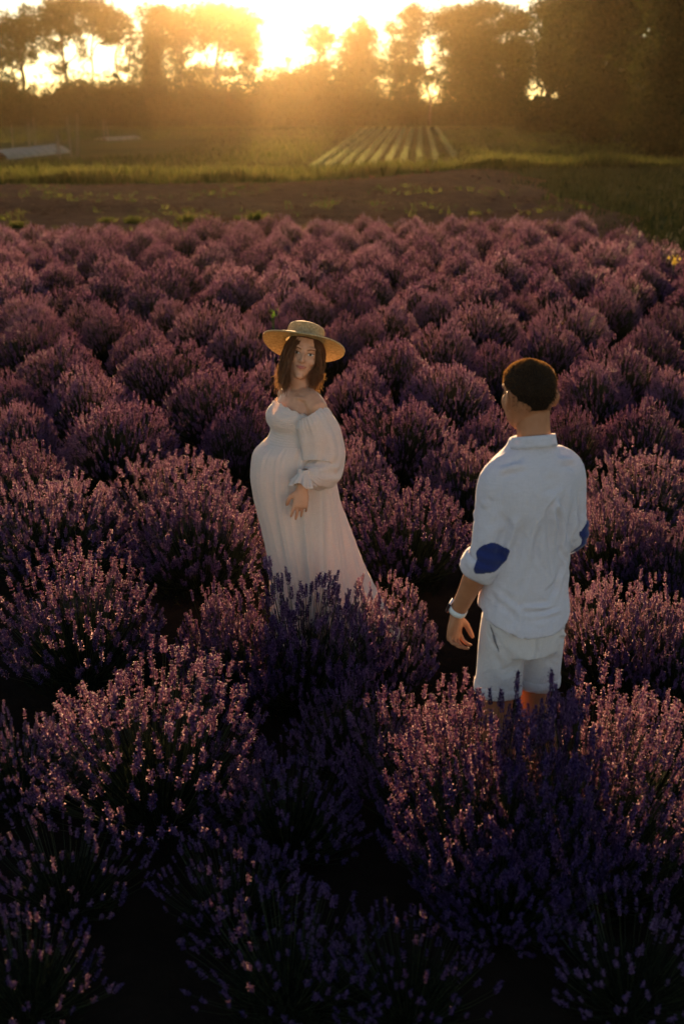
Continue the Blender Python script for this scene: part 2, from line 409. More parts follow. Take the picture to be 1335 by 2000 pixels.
while yy < 24.2: rowy.append(yy); yy += 0.80
for ri, yy in enumerate(rowy):
    half = 0.268*yy + 1.0; x = -half + random.uniform(0, .6); cnt = 0; n = len(rowy) - ri
    xs = []
    while x < half:
        jx, jy = x + random.uniform(-.12, .12), yy + random.uniform(-.18, .18)
        right = 4.95 if yy < 20 else 4.95 - 0.04*(yy - 20)**1.8     # the field's right edge rounds off
        if jx < right and not (jx < -3.6 and yy > 23.0): xs.append((jx, jy))
        x += random.uniform(.68, .90)
    for cnt, (jx, jy) in enumerate(xs):
        lab = f'hazy lavender bush, {NUM[cnt]} from the left in the {NUM[n - 1]} row from the ploughed strip'
        lavender(jx, jy, random.uniform(.68, .90), lab, 'hazy lavender bushes in the far rows', 2, (ri*3 + cnt) % 6, hs=random.uniform(.85, 1.08))
# ------------------------------------------------------------------ grass and the far plots
def blades(P, H, r, wd=0.012, lean=.35, per=1):
    n = len(P); az = r.uniform(0, 2*PI, n); D = np.stack([np.cos(az)*lean, np.sin(az)*lean, np.ones(n)], 1) + r.normal(0, .1, (n, 3))
    Fm = frames(D, r.uniform(0, 6.28, n)); s = H[:, None, None]
    tv = np.array([[-wd, 0, 0], [wd, 0, 0], [wd*.7, .05, .55], [0, .18, 1.0], [-wd*.7, .05, .55]])
    tf = np.array([[0, 1, 2], [0, 2, 4], [4, 2, 3]])
    return scatter(tv, tf, Fm*s, P)
r = np.random.default_rng(5)
def in_view(n, y0, y1, pw=1.0, x0=-.30, x1=.30):
    y = y0 + (y1 - y0)*r.random(n)**pw; x = (x0 + (x1 - x0)*r.random(n))*y
    return np.stack([x, y, np.zeros(n)], 1)
P = in_view(42000, 41.5, 140, 1.7)
keep = P[:, 1] > far_edge(P[:, 0]) - .2
# two dug plots inside the meadow stay bare
bare = (P[:, 0] < -9.0) & (P[:, 1] > 60 + .9*(P[:, 0] + 13)) & (P[:, 1] < 92 + .9*(P[:, 0] + 13)) & (P[:, 0] < -6)
cropz = (P[:, 1] > 51) & (P[:, 1] < 128) & (P[:, 0] > -1.4 + .02*(P[:, 1] - 51)) & (P[:, 0] < 5.2 + .04*(P[:, 1] - 51))
P = P[keep & ~bare & ~(cropz & (r.random(len(P)) < .8))]
bank = np.exp(-((P[:, 1] - far_edge(P[:, 0]) - 2.2)/2.8)**2)
Hh = r.uniform(.10, .26, len(P))*(1 + .9*bank)*(1 + .4*np.clip(fbm(P[:, 0]*.5, P[:, 1]*.5, 8), -1, 1))
V, F = blades(P, Hh, r, wd=.11)
tag(link('meadow_grass', mesh_np('meadow_grass', V, F, M_GRASS)), 'uncut green meadow grass beyond the ploughed strip', 'grass', kind='stuff')
# taller weedy fringe along the far edge of the ploughed strip
x = r.uniform(-14, 14, 5200); P = np.stack([x, far_edge(x) + r.gamma(2., .55, len(x)) - .1, 0*x], 1)
V, F = blades(P, r.uniform(.18, .5, len(P))*(1 + .35*np.sin(x*1.3)), r, wd=.10)
tag(link('weedy_fringe', mesh_np('weedy_fringe', V, F, M_GRASS)), 'tall weedy grass fringe along the far edge of the ploughed strip', 'grass', kind='stuff')
# rough grass on the right of the field, around its rounded corner; its shade is put into the blade colour
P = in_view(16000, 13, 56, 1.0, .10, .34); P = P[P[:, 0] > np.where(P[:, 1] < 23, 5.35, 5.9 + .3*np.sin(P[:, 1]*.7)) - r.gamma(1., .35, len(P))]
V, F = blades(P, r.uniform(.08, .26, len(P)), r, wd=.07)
tag(link('verge_grass', mesh_np('verge_grass', V, F, M_VERGE_SHADED)), 'short grass on the verge right of the lavender, shade put into its colour', 'grass', kind='stuff')
# weeds and clods on the ploughed strip
P = in_view(1500, 25, 43, 1.0); P = P[P[:, 0] < 6]; P = P[np.clip(fbm(P[:, 0]*.9, P[:, 1]*.9, 21), -1, 1) > .1]; P[:, 2] = .05
V, F = blades(np.repeat(P, 5, 0) + r.normal(0, .05, (len(P)*5, 3))*[1, 1, 0], np.repeat(r.uniform(.06, .17, len(P)), 5), r, wd=.10)
tag(link('seedling_weeds', mesh_np('seedling_weeds', V, F, M_GRASS)), 'scattered low weeds sprouting on the ploughed strip', 'weeds', kind='stuff')
# clods of earth lying on the strip
P = in_view(5200, 23.5, 50, 1.0, -.30, .16); P = P[(P[:, 0] < 6.0) & (P[:, 1] < far_edge(P[:, 0]) - .3)]; P[:, 2] = .05
ov, of = octa(.5, .32); ov = ov + np.array([[.1, .05, 0], [0, -.1, .05], [-.05, .1, 0], [.1, 0, -.05], [.12, .1, 0], [0, 0, 0]])
V, F = scatter(ov, of, frames(r.normal(0, .5, (len(P), 3)) + [0, 0, 1.], r.uniform(0, 6.28, len(P)))*(.05 + r.gamma(1.3, .05, len(P)))[:, None, None], P)
tag(link('earth_clods', mesh_np('earth_clods', V, F, M_PLOUGH)), 'crumbly earth clods lying all over the ploughed strip', 'clods', kind='stuff')
for k, (px, py, s) in enumerate([(210, 437, .26), (262, 437, .30), (365, 433, .30), (400, 436, .24), (500, 432, .34), (35, 447, .3)]):
    c = at_z(px, py, 0.05); n = 160; q = r.normal(0, s*.30, (n, 3)); q[:, 2] = 0; V, F = blades(q, r.uniform(.35, 1.0, n)*s*.9, r, wd=.055, lean=.8)
    nm = ['first', 'second', 'third', 'fourth', 'fifth'][[35, 210, 262, 365, 400].index(px)] + ' from the left' if px != 500 else 'largest, nearest the middle'
    tag(link('grass_clump', mesh_np('grass_clump', V, F, M_GRASS), None, c), f'green grass clump at the lavender field\'s far edge, {nm}', 'grass clump', 'grass clumps at the field edge')

# rows of a pale leafy crop running away from the camera
row_ends = [(612, 334), (640, 333), (668, 332), (697, 330), (726, 327), (757, 324), (786, 320), (818, 316), (850, 312), (884, 308)]
far_x = np.linspace(716, 850, len(row_ends))
for k, (px, py) in enumerate(row_ends):
    a = at_z(px, py, 0); b = at_z(far_x[k], 252, 0); L = np.linalg.norm(b - a); n = int(L*30)
    t = r.random(n)**1.3; gaps = (np.sin(t*L*.8 + k) + r.normal(0, .5, n)) > -1.1; t = t[gaps]; n = len(t)
    P = a + (b - a)*t[:, None] + np.stack([r.normal(0, .03, n), r.normal(0, .1, n), 0*t], 1) - a
    hh = r.uniform(.16, .34, n)
    V, F = blades(P, hh, r, wd=.16, lean=.3)
    lab = f'pale crop row in the sunlit plot before the trees, {NUM[k]} from the left'
    tag(link('crop_row', mesh_np('crop_row', V, F, M_CROP), None, a), lab, 'crop row', 'rows of the pale crop')

def limb(pts, r0, r1, m=7):
    pts = np.array(pts); n = len(pts); V = []
    d = np.gradient(pts, axis=0); Fm = frames(d)
    for i in range(n):
        rad = r0 + (r1 - r0)*i/(n - 1)
        for j in range(m):
            a = 2*PI*j/m; V.append(pts[i] + rad*(math.cos(a)*Fm[i][:, 0] + math.sin(a)*Fm[i][:, 1]))
    F = [[i*m + j, i*m + (j + 1) % m, (i + 1)*m + (j + 1) % m, (i + 1)*m + j] for i in range(n - 1) for j in range(m)]
    return np.array(V), np.array(F)
# two fleece covers and the stakes in the vegetable plot on the left
def row_cover(a, b, rad, h, label):
    a, b = np.array(a), np.array(b); d = b - a; L = np.linalg.norm(d); d = d/L; nrm = np.array([-d[1], d[0], 0]); n = 40; m = 10; V = []
    for i in range(n + 1):
        t = i/n; sag = 1 - .10*abs(math.sin(t*PI*9)) 
        for j in range(m + 1):
            th = PI*j/m; V.append(d*L*t + nrm*math.cos(th)*rad*(1 + .05*math.sin(7*t*6 + j)) + np.array([0, 0, math.sin(th)*h*sag]))
    V = np.array(V); F = [[i*(m + 1) + j, (i + 1)*(m + 1) + j, (i + 1)*(m + 1) + j + 1, i*(m + 1) + j + 1] for i in range(n) for j in range(m)]
    e = empty('row_cover', a); tag(e, label, 'row cover', 'fleece covers on the vegetable plot')
    link('fleece', mesh_np('fleece', V, np.array(F), M_FLEECE, smooth=True), e)
    for i in range(0, n + 1, 5):
        p = V[i*(m + 1):(i + 1)*(m + 1)]*np.array([1, 1, 1.02])
        hv, hf = limb(p, .022, .022, 5); link('hoop', mesh_np('hoop', hv, hf, M_STAKE, smooth=True), e)
    return e
row_cover(at_z(-22, 312, 0), at_z(104, 298, 0), .9, .42, 'pale fleece row cover at the far left edge of the meadow')
row_cover(at_z(196, 275, 0), at_z(262, 271, 0), .5, .22, 'thin pale fleece strip on the dug plot, right of the larger cover')
def pole_mesh(h, rad, seed):
    rr = np.random.default_rng(seed); n = 6; m = 7; V = []; lean = rr.normal(0, .04, 2)
    for i in range(n):
        t = i/(n - 1)
        for j in range(m):
            a = 2*PI*j/m; V.append([math.cos(a)*rad*(1 - .3*t) + lean[0]*t*h + .01*math.sin(5*t), math.sin(a)*rad*(1 - .3*t) + lean[1]*t*h, h*t])
    F = [[i*m + j, i*m + (j + 1) % m, (i + 1)*m + (j + 1) % m, (i + 1)*m + j] for i in range(n - 1) for j in range(m)]
    return mesh_np('stake', np.array(V), np.array(F), M_STAKE, smooth=True)
for k, (px, py, h) in enumerate([(26, 292, 1.3), (58, 288, 1.4), (70, 290, 1.7), (112, 305, 1.2), (118, 311, 1.0), (140, 310, 1.9), (152, 308, 2.0), (204, 274, 1.3), (212, 274, 1.3)]):
    tag(link('stake', pole_mesh(h, .045, k), None, at_z(px, py, 0)), f'thin wooden stake in the vegetable plot, {NUM[k]} from the left edge', 'stake', 'stakes in the vegetable plot')

# the green weed behind the hat and the yellow flowers on the right
def weed(px, py, z, label, mats, n, s):
    p = at_z(px, py, z); rr = np.random.default_rng(px); e = empty('weed_plant', (p[0], p[1], 0)); tag(e, label, 'weed')
    q = np.stack([rr.normal(0, s*.35, n), rr.normal(0, s*.35, n), z - s*rr.random(n)*1.3 + s*.4], 1)
    kv, kf = kite(.35, 1.0); V, F = scatter(kv, kf, frames(rr.normal(0, 1, (n, 3)) + [0, 0, .6])*s*.55, q)
    link('leaves', mesh_np('leaves', V, F, mats), e)
    V, F = stems_geo(np.zeros((3, 3)) + rr.normal(0, .02, (3, 3))*[1, 1, 0], q[:3], None, 0, .004); link('stem', mesh_np('stem', V, F, M_WEED), e)
weed(535, 611, .72, 'bright green leafy weed poking up behind the straw hat', M_WEED, 12, .055)
weed(1316, 508, .55, 'yellow flowering weed at the right edge of the lavender', M_YELLOW, 22, .09)

# ------------------------------------------------------------------ trees
def leaves_for(clumps, Y, rr, leaf=0.22, dens=1.0, twig=0.42, scale_y=0.8):
    out = []
    for (px, py, rx, ry, d) in clumps:
        c = at_y(px, py, Y); mpp = Y/(F_PX*math.cos(PITCH) )*1.0
        ax, az = rx*mpp, ry*mpp*.93; ay = (ax + az)/2*scale_y
        vol = ax*ay*az; ns = max(4, int(30*d*dens*vol**.72))
        u = np.clip(rr.normal(0, .58, (ns, 3)), -1.5, 1.5)
        cc = c + u*np.array([ax, ay, az])
        nl = 26; q = np.repeat(cc, nl, 0) + rr.normal(0, 1, (ns*nl, 3))*np.repeat(twig*rr.uniform(.4, 1.5, ns), nl)[:, None]*[1, 1, .7]
        out.append(q)
    P = np.concatenate(out); n = len(P)
    kv, kf = kite(.34, 1.0)
    return scatter(kv, kf, frames(rr.normal(0, 1, (n, 3)), rr.uniform(0, 6.28, n))*(leaf*rr.uniform(.7, 1.4, n))[:, None, None], P)
def wander(a, b, rr, n=6, amp=.12):
    t = np.linspace(0, 1, n)[:, None]; p = a + (b - a)*t; k = np.linalg.norm(b - a)*amp
    p[1:-1] += rr.normal(0, k*.4, (n - 2, 3)); return p
def tree(name, label, group, clumps, Y, trunk, seed, leaf=.22, dens=1.0, twig=.42, r0=.2, cat='tree', base_py=None, mat=None):
    """clumps and trunk are where the photograph shows them; the tree stands at distance Y with real depth"""
    rr = np.random.default_rng(seed)
    b = at_y(trunk[0][0], trunk[0][1], Y); b[2] = -0.02
    e = empty(name, b); tag(e, label, cat, group)
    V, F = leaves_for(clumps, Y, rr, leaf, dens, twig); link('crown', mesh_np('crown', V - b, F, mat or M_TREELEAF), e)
    tp = [b] + [at_y(x, y, Y + rr.normal(0, .3)) for x, y in trunk[1:]]
    pts = [tp[0]]
    for a, c in zip(tp[:-1], tp[1:]): pts += list(wander(a, c, rr, 4, .05))[1:]
    parts = [(*limb(pts, r0, r0*.45), 0)]
    for (px, py, rx, ry, d) in clumps:          # a limb into every clump of the crown
        c = at_y(px, py, Y) + rr.normal(0, .3, 3); k = rr.integers(max(1, len(pts)//2), len(pts)); s = pts[k]
        if c[2] < s[2]: s = pts[max(1, k//2)]
        parts.append((*limb(wander(s, c, rr, 5, .14), r0*.38, .03), 0))
        for q in range(3):
            mpp = Y/(F_PX*math.cos(PITCH)); e2 = c + rr.normal(0, .55, 3)*np.array([rx, (rx + ry)/2, ry])*mpp
            parts.append((*limb(wander(c, e2, rr, 4, .15), .05, .015, 5), 0))
    V, F, m = join(parts); link('trunk', mesh_np('trunk', V - b, F, M_BARK, smooth=True), e)
    return e
G_L, G_R, G_S, G_W = 'tall trees left of the gap', 'trees right of the gap', 'shrubs under the treeline', 'dark trees of the wood on the right'
TREES = [
 ('tall_tree', 'tall tree cut by the left edge, its trunk forking low', G_L, [(18,55,36,26,1.0),(55,45,22,20,1),(62,75,26,18,.8),(22,95,30,24,.8),(50,108,26,12,.7),(2,120,22,20,.9),(8,165,26,22,.7)], 141, [(50,246),(46,150),(40,105),(30,60)], .26),
 ('tall_tree', 'tall tree with broad flat crown and two bare stems, second from the left', G_L, [(105,22,30,20,1.2),(140,18,36,18,1.2),(88,52,20,12,.8),(120,52,30,18,.9),(108,88,22,12,.9),(148,60,22,20,.7),(118,135,16,16,.6),(165,105,10,20,.6)], 139, [(140,246),(130,150),(122,100),(118,45)], .22),
 ('tall_tree', 'tall tree on one thin straight bare trunk, third from the left', G_L, [(185,18,30,18,1.2),(205,40,26,20,1.1),(178,50,14,14,.6),(215,68,18,14,.9),(196,62,12,14,.5)], 143, [(180,246),(181,160),(179,90),(186,40)], .14),
 ('tall_tree', 'thin see-through tree right of the straight bare trunk', G_L, [(238,38,18,16,.8),(226,78,16,18,.6),(255,62,20,26,.35),(262,100,20,26,.35),(240,135,20,14,.5),(268,130,16,16,.45)], 140, [(230,246),(231,150),(224,110),(236,60)], .12),
 ('tall_tree', 'dense column-shaped tree left of the sun gap', G_L, [(295,32,20,16,1.2),(318,22,16,12,1.2),(304,70,20,34,1.6),(300,120,16,40,1.6),(296,160,30,26,1.4)], 138, [(304,246),(303,160),(304,90),(306,40)], .24),
 ('tall_tree', 'round-headed tree behind the column-shaped one', G_L, [(345,42,24,22,1.2),(338,80,16,30,.9),(352,120,14,36,.8),(370,70,22,22,1.0),(365,150,22,14,.8)], 144, [(352,246),(354,150),(352,80),(348,45)], .2),
 ('tall_tree', 'broad sunlit tree at the left rim of the sun gap', G_L, [(395,34,26,20,1.2),(432,30,34,18,1.3),(470,48,30,26,1.2),(490,75,16,22,1.0),(420,66,34,18,1.0),(458,90,26,18,.9),(486,112,20,20,1.0),(398,95,14,12,.6),(402,140,30,14,.9),(440,140,16,14,.6),(478,145,24,14,.7),(492,165,10,14,.4)], 140, [(418,246),(420,170),(425,110),(430,60)], .24),
 ('small_tree', 'small flat-topped tree standing alone in the sun gap', G_R, [(622,62,20,10,1.2),(606,84,16,7,.7),(636,78,18,8,1.0),(624,100,10,16,.9),(630,132,14,12,.9),(618,140,22,14,1.0)], 141, [(624,246),(624,160),(622,110),(622,75)], .16),
 ('tall_tree', 'dense pointed tree at the right rim of the sun gap', G_R, [(704,46,12,12,1.3),(688,74,18,14,1.3),(712,70,16,18,1.4),(696,105,34,20,1.5),(700,140,42,22,1.5),(705,172,44,16,.8),(672,160,14,24,.6)], 139, [(704,246),(704,170),(705,110),(704,60)], .24),
 ('tall_tree', 'narrow leafy tree right of the dense pointed tree', G_R, [(766,58,12,14,1.0),(768,92,16,16,.7),(756,120,14,14,.5),(778,140,26,18,1.1),(772,175,16,14,.7),(788,110,14,16,.6)], 144, [(772,246),(772,170),(770,110),(766,65)], .18),
 ('tall_tree', 'open-crowned tree with bright holes in its crown, right of the narrow one', G_R, [(806,28,20,12,1.0),(795,58,18,16,.5),(820,60,20,16,.6),(800,95,16,16,.9),(808,140,22,20,1.0),(802,185,20,22,.9),(846,150,14,16,.5)], 138, [(838,246),(840,200),(832,150),(815,60)], .14),
 ('tall_tree', 'broad rounded tree with the highest crown right of the sun gap', G_R, [(870,42,30,18,1.1),(905,34,30,18,1.2),(945,22,34,14,1.3),(880,80,30,16,.8),(925,75,34,24,1.5),(890,120,32,18,1.0),(940,120,34,24,1.5),(890,160,28,20,1.1),(935,170,36,26,1.5),(960,60,22,12,.6),(900,205,40,20,1.1)], 141, [(915,246),(916,180),(918,120),(922,50)], .3),
 ('tall_tree', 'dark tree between the broad rounded tree and the wood', G_R, [(985,50,16,12,.9),(1010,42,22,18,1.5),(975,95,16,16,1.0),(1012,95,24,28,1.6),(1010,150,26,26,1.4),(985,190,26,22,1.3),(965,150,10,14,.6)], 136, [(1000,248),(1002,180),(1006,120),(1008,60)], .26),
]
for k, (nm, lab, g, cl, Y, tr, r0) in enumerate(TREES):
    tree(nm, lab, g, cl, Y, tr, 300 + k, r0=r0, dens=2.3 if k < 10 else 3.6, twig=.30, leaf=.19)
BEYOND = [(-75, 0, 'first'), (-165, 4, 'second'), (-250, 1, 'third')]      # the treeline goes on past the left edge of the frame
for k, (x0, src, w_) in enumerate(BEYOND):
    nm, lab, g, cl, Y, tr, r0 = TREES[src]; dx = x0 - tr[0][0]
    tree(nm, f'tree of the treeline past the left edge of the frame, {w_} from the frame', G_L, [(a + dx, b_ , c_, d_, e_) for a, b_, c_, d_, e_ in cl] + [(x0, 205, 46, 40, 1.3)], Y, [(a + dx, b_) for a, b_ in tr], 350 + k, r0=r0, dens=1.8, twig=.34, leaf=.2)
SHRUBS = [(25,212,48,40,'at the left edge under the forked tree',1.3,138),(95,218,40,34,'left, with a bright chink in it',1.0,141),(160,205,44,40,'under the flat-crowned tree',1.6,138),(232,208,44,40,'under the see-through tree',1.6,140),(308,212,46,40,'under the column-shaped tree',1.6,137),(385,206,46,38,'under the round-headed tree',1.5,139),(455,208,44,36,'under the broad sunlit tree',1.4,138),
 (528,196,24,44,'left half of the sun gap',1.2,140),(572,190,34,46,'middle of the sun gap',1.6,139),(612,198,34,46,'under the small flat-topped tree',1.5,140),(668,208,44,40,'under the dense pointed tree',1.6,137),(730,216,38,32,'under the narrow leafy tree',1.2,138),(790,222,44,26,'behind the far end of the crop rows',1.4,140),(872,226,40,20,'right of the crop rows, low',1.1,139),(960,214,50,34,'at the foot of the dark tree',1.5,137)]
for k, (px, py, rx, ry, lab, d, Y) in enumerate(SHRUBS):
    rr = np.random.default_rng(700 + k)
    cl = [(px, py, rx, ry, d), (px - rx*.55, py + ry*.25, rx*.6, ry*.7, d), (px + rx*.55, py + ry*.2, rx*.6, ry*.75, d), (px + rr.normal(0, rx*.3), py - ry*.45, rx*.5, ry*.5, d)]
    tree('shrub', f'backlit shrub of the treeline hedge, {lab}', G_S, cl, Y, [(px, 250), (px, py + 10), (px + 2, py - 5)], 700 + k, r0=.1, dens=1.7, twig=.38, cat='shrub')
WOOD = [(1072,92,'at the left end of the wood',112,60,130),(1140,70,'second from the left in the wood',96,70,150),(1205,110,'with a rounded low crown, third in the wood',84,66,130),(1270,60,'fourth from the left in the wood',76,80,170),(1340,90,'nearest, cut by the right edge',64,90,180)]
for k, (px, py, lab, Y, rx, ry) in enumerate(WOOD):
    base = Y_HORIZON + 2760*CAM_H/Y; cl = []
    rr = np.random.default_rng(900 + k)
    for q in range(16):
        cl.append((px + rr.uniform(-1, 1)*rx*.75, -90 + rr.random()*(base - 20 + 90), rx*rr.uniform(.34, .55), rx*rr.uniform(.34, .5), 1.5))
    tree('wood_tree', f'tall dark leafy tree, {lab}', G_W, cl, Y, [(px, base), (px, base*.6), (px + 5, 60), (px, -40)], 900 + k, leaf=.26, dens=1.3, r0=.3, twig=.5)

# ------------------------------------------------------------------ air
m, t, out = nmat('haze_air')
pv = N(t, 'ShaderNodeVolumePrincipled'); pv.inputs['Density'].default_value = 0.00008; pv.inputs['Anisotropy'].default_value = 0.945
pv.inputs['Color'].default_value = (1.0, 0.79, 0.47, 1); t.links.new(pv.outputs[0], out.inputs['Volume'])
def boxmesh(x0, x1, y0, y1, z0, z1, mat, name):
    V = np.array([[x, y, z] for z in (z0, z1) for y in (y0, y1) for x in (x0, x1)], float)
    F = np.array([[0, 2, 3, 1], [4, 5, 7, 6], [0, 1, 5, 4], [2, 6, 7, 3], [0, 4, 6, 2], [1, 3, 7, 5]])
    return mesh_np(name, V, F, mat)
o = link('haze', boxmesh(-225, 225, -65, 325, -1.0, 26.0, m, 'haze')); tag(o, 'thin golden evening haze over the whole field', 'haze', kind='stuff')
# ------------------------------------------------------------------ people: tools
from mathutils.bvhtree import BVHTree
def vv(*a): return np.array(a, float)
def unit(a): a = np.asarray(a, float); return a/np.linalg.norm(a)
def loft_rings(rings):
    """rings (k, m, 3) -> closed solid"""
    R = np.asarray(rings, float); k, m, _ = R.shape
    V = np.concatenate([R.reshape(-1, 3), R[0].mean(0)[None], R[-1].mean(0)[None]])
    j = np.arange(m); jn = (j + 1) % m; F = []
    for i in range(k - 1):
        a = i*m
        F.append(np.stack([a + j, a + jn, a + m + jn], 1)); F.append(np.stack([a + j, a + m + jn, a + m + j], 1))
    c0, c1 = k*m, k*m + 1
    F.append(np.stack([jn, j, np.full(m, c0)], 1)); F.append(np.stack([(k - 1)*m + j, (k - 1)*m + jn, np.full(m, c1)], 1))
    return V, np.concatenate(F)
def smooth_path(P, R, n=5):
    """Catmull-Rom through joints with radii"""
    P = np.asarray(P, float); R = np.asarray(R, float); out, ro = [], []
    for i in range(len(P) - 1):
        p0, p1, p2, p3 = P[max(i - 1, 0)], P[i], P[i + 1], P[min(i + 2, len(P) - 1)]
        for k in range(n):
            t = k/n; out.append(.5*((2*p1) + (-p0 + p2)*t + (2*p0 - 5*p1 + 4*p2 - p3)*t*t + (-p0 + 3*p1 - 3*p2 + p3)*t**3)); ro.append(R[i] + (R[i + 1] - R[i])*(t*t*(3 - 2*t)))
    out.append(P[-1]); ro.append(R[-1]); return np.array(out), np.array(ro)
def limb_solid(P, R, m=14, flat=1.0, side=None, n=5, ends=True):
    P, R = smooth_path(P, R, n); d = np.gradient(P, axis=0); d /= np.linalg.norm(d, axis=1, keepdims=True)
    if side is None: side = vv(1, .3, .2)
    X = side - d*(d @ side)[:, None]; X /= np.linalg.norm(X, axis=1, keepdims=True); Y = np.cross(d, X)
    th = np.arange(m)*2*PI/m; R = R if R.ndim == 2 else np.stack([R, R*flat], 1)
    rings = P[:, None] + np.cos(th)[None, :, None]*(X*R[:, :1])[:, None] + np.sin(th)[None, :, None]*(Y*R[:, 1:])[:, None]
    if ends:   # rounded ends
        r0, r1 = R[0].min()*.8, R[-1].min()*.8
        a = P[0] + (rings[0] - P[0])*.6 - d[0]*r0*.7; b = P[-1] + (rings[-1] - P[-1])*.6 + d[-1]*r1*.7
        rings = np.concatenate([a[None], rings, b[None]])
    return loft_rings(rings)
def ellipsoid(c, r, rot=None, m=16, k=10):
    th = np.arange(m)*2*PI/m; rings = []
    for i in range(1, k):
        ph = PI*i/k; rings.append(np.stack([np.cos(th)*math.sin(ph)*r[0], np.sin(th)*math.sin(ph)*r[1], np.full(m, -math.cos(ph)*r[2])], 1))
    R = np.array(rings)
    if rot is not None: R = R @ np.asarray(rot).T
    return loft_rings(R + np.asarray(c))
def zrings(tbl, m=48, n=4, power=2.0, cx=0.0):
    """rings around z: (z, half width, front, back) smoothly interpolated; front is +y, back is given positive"""
    T = np.array(tbl, float); P, _ = smooth_path(np.concatenate([T], 1)[:, :3], T[:, 3], n)
    B, _ = smooth_path(np.stack([T[:, 3], T[:, 3]*0, T[:, 3]*0], 1), T[:, 0], n); th = np.arange(m)*2*PI/m; rings = []
    for (z, hw, fr), bk in zip(P, B[:, 0]):
        c, s = np.cos(th), np.sin(th); e = 2/power
        cx_, sy = np.sign(c)*np.abs(c)**e, np.sign(s)*np.abs(s)**e
        rings.append(np.stack([cx + cx_*hw, np.where(s > 0, sy*fr, sy*bk), np.full(m, z)], 1))
    return np.array(rings)
def xf(part, M3, off): return (part[0] @ np.asarray(M3).T + np.asarray(off), part[1])
def remeshed(parts, voxel, smooth=6, fac=.5):
    V, F, off = [], [], 0
    for v, f in parts: V.append(v); F.append(f + off); off += len(v)
    me = mesh_np('tmp', np.concatenate(V), np.concatenate(F), M_BARK); o = bpy.data.objects.new('tmp', me); col.objects.link(o)
    a = o.modifiers.new('r', 'REMESH'); a.mode = 'VOXEL'; a.voxel_size = voxel; a.adaptivity = 0
    if smooth: b = o.modifiers.new('s', 'SMOOTH'); b.factor = fac; b.iterations = smooth
    dg = bpy.context.evaluated_depsgraph_get(); ev = o.evaluated_get(dg); m2 = bpy.data.meshes.new_from_object(ev)
    n = len(m2.vertices); co = np.empty(n*3, np.float32); m2.vertices.foreach_get('co', co)
    nf = len(m2.polygons); lt = np.empty(nf, np.int32); m2.polygons.foreach_get('loop_total', lt)
    li = np.empty(len(m2.loops), np.int32); m2.loops.foreach_get('vertex_index', li)
    assert (lt == 4).all(); F = li.reshape(-1, 4)
    bpy.data.objects.remove(o); bpy.data.meshes.remove(me); bpy.data.meshes.remove(m2)
    return co.reshape(-1, 3).astype(float), F
def vnormals(V, F):
    a = V[F[:, 2]] - V[F[:, 0]]; b = V[F[:, 3 if F.shape[1] == 4 else 1]] - V[F[:, 1 if F.shape[1] == 4 else 0]]
    fn = np.cross(a, b); Nn = np.zeros_like(V)
    for k in range(F.shape[1]): np.add.at(Nn, F[:, k], fn)
    return Nn/np.maximum(np.linalg.norm(Nn, axis=1, keepdims=True), 1e-9)
def ridges(V, Nn, segs):
    """cloth creases: (p0, p1, width, amplitude) along segments"""
    D = np.zeros(len(V))
    for p0, p1, wd, amp in segs:
        p0, p1 = np.asarray(p0, float), np.asarray(p1, float); d = p1 - p0; L2 = d @ d
        t = np.clip(((V - p0) @ d)/L2, 0, 1); q = V - (p0 + t[:, None]*d); dist = np.linalg.norm(q, axis=1)
        D += amp*np.exp(-(dist/wd)**2)*np.sin(PI*np.clip(t*.96 + .02, 0, 1)) - .6*amp*np.exp(-((dist - 1.9*wd)/wd)**2)*np.sin(PI*t)
    return V + Nn*D[:, None]
def bvh(V, F): return BVHTree.FromPolygons([tuple(p) for p in V], [tuple(f) for f in F])
def decal(tree_, org, ax, ay, direction, inside, nx=26, ny=26, off=.0012, bulge=0.0):
    """a thin real patch lying on a surface: points of a grid are dropped along `direction` onto it"""
    idx = -np.ones((nx, ny), int); V = []
    us = np.linspace(-1, 1, nx); vs = np.linspace(-1, 1, ny); dr = Vector(unit(direction))
    for i, u in enumerate(us):
        for j, v in enumerate(vs):
            k = inside(u, v)
            if k <= 0: continue
            p = np.asarray(org) + np.asarray(ax)*u + np.asarray(ay)*v - np.asarray(dr)*.12
            h = tree_.ray_cast(Vector(p), dr, .3)
            if h[0] is None: continue
            idx[i, j] = len(V); V.append(np.array(h[0]) - np.array(dr)*(off + bulge*min(1, k)))
    F = [[idx[i, j], idx[i + 1, j], idx[i + 1, j + 1], idx[i, j + 1]] for i in range(nx - 1) for j in range(ny - 1)]
    F = [f for f in F if min(f) >= 0]
    return np.array(V), np.array(F)
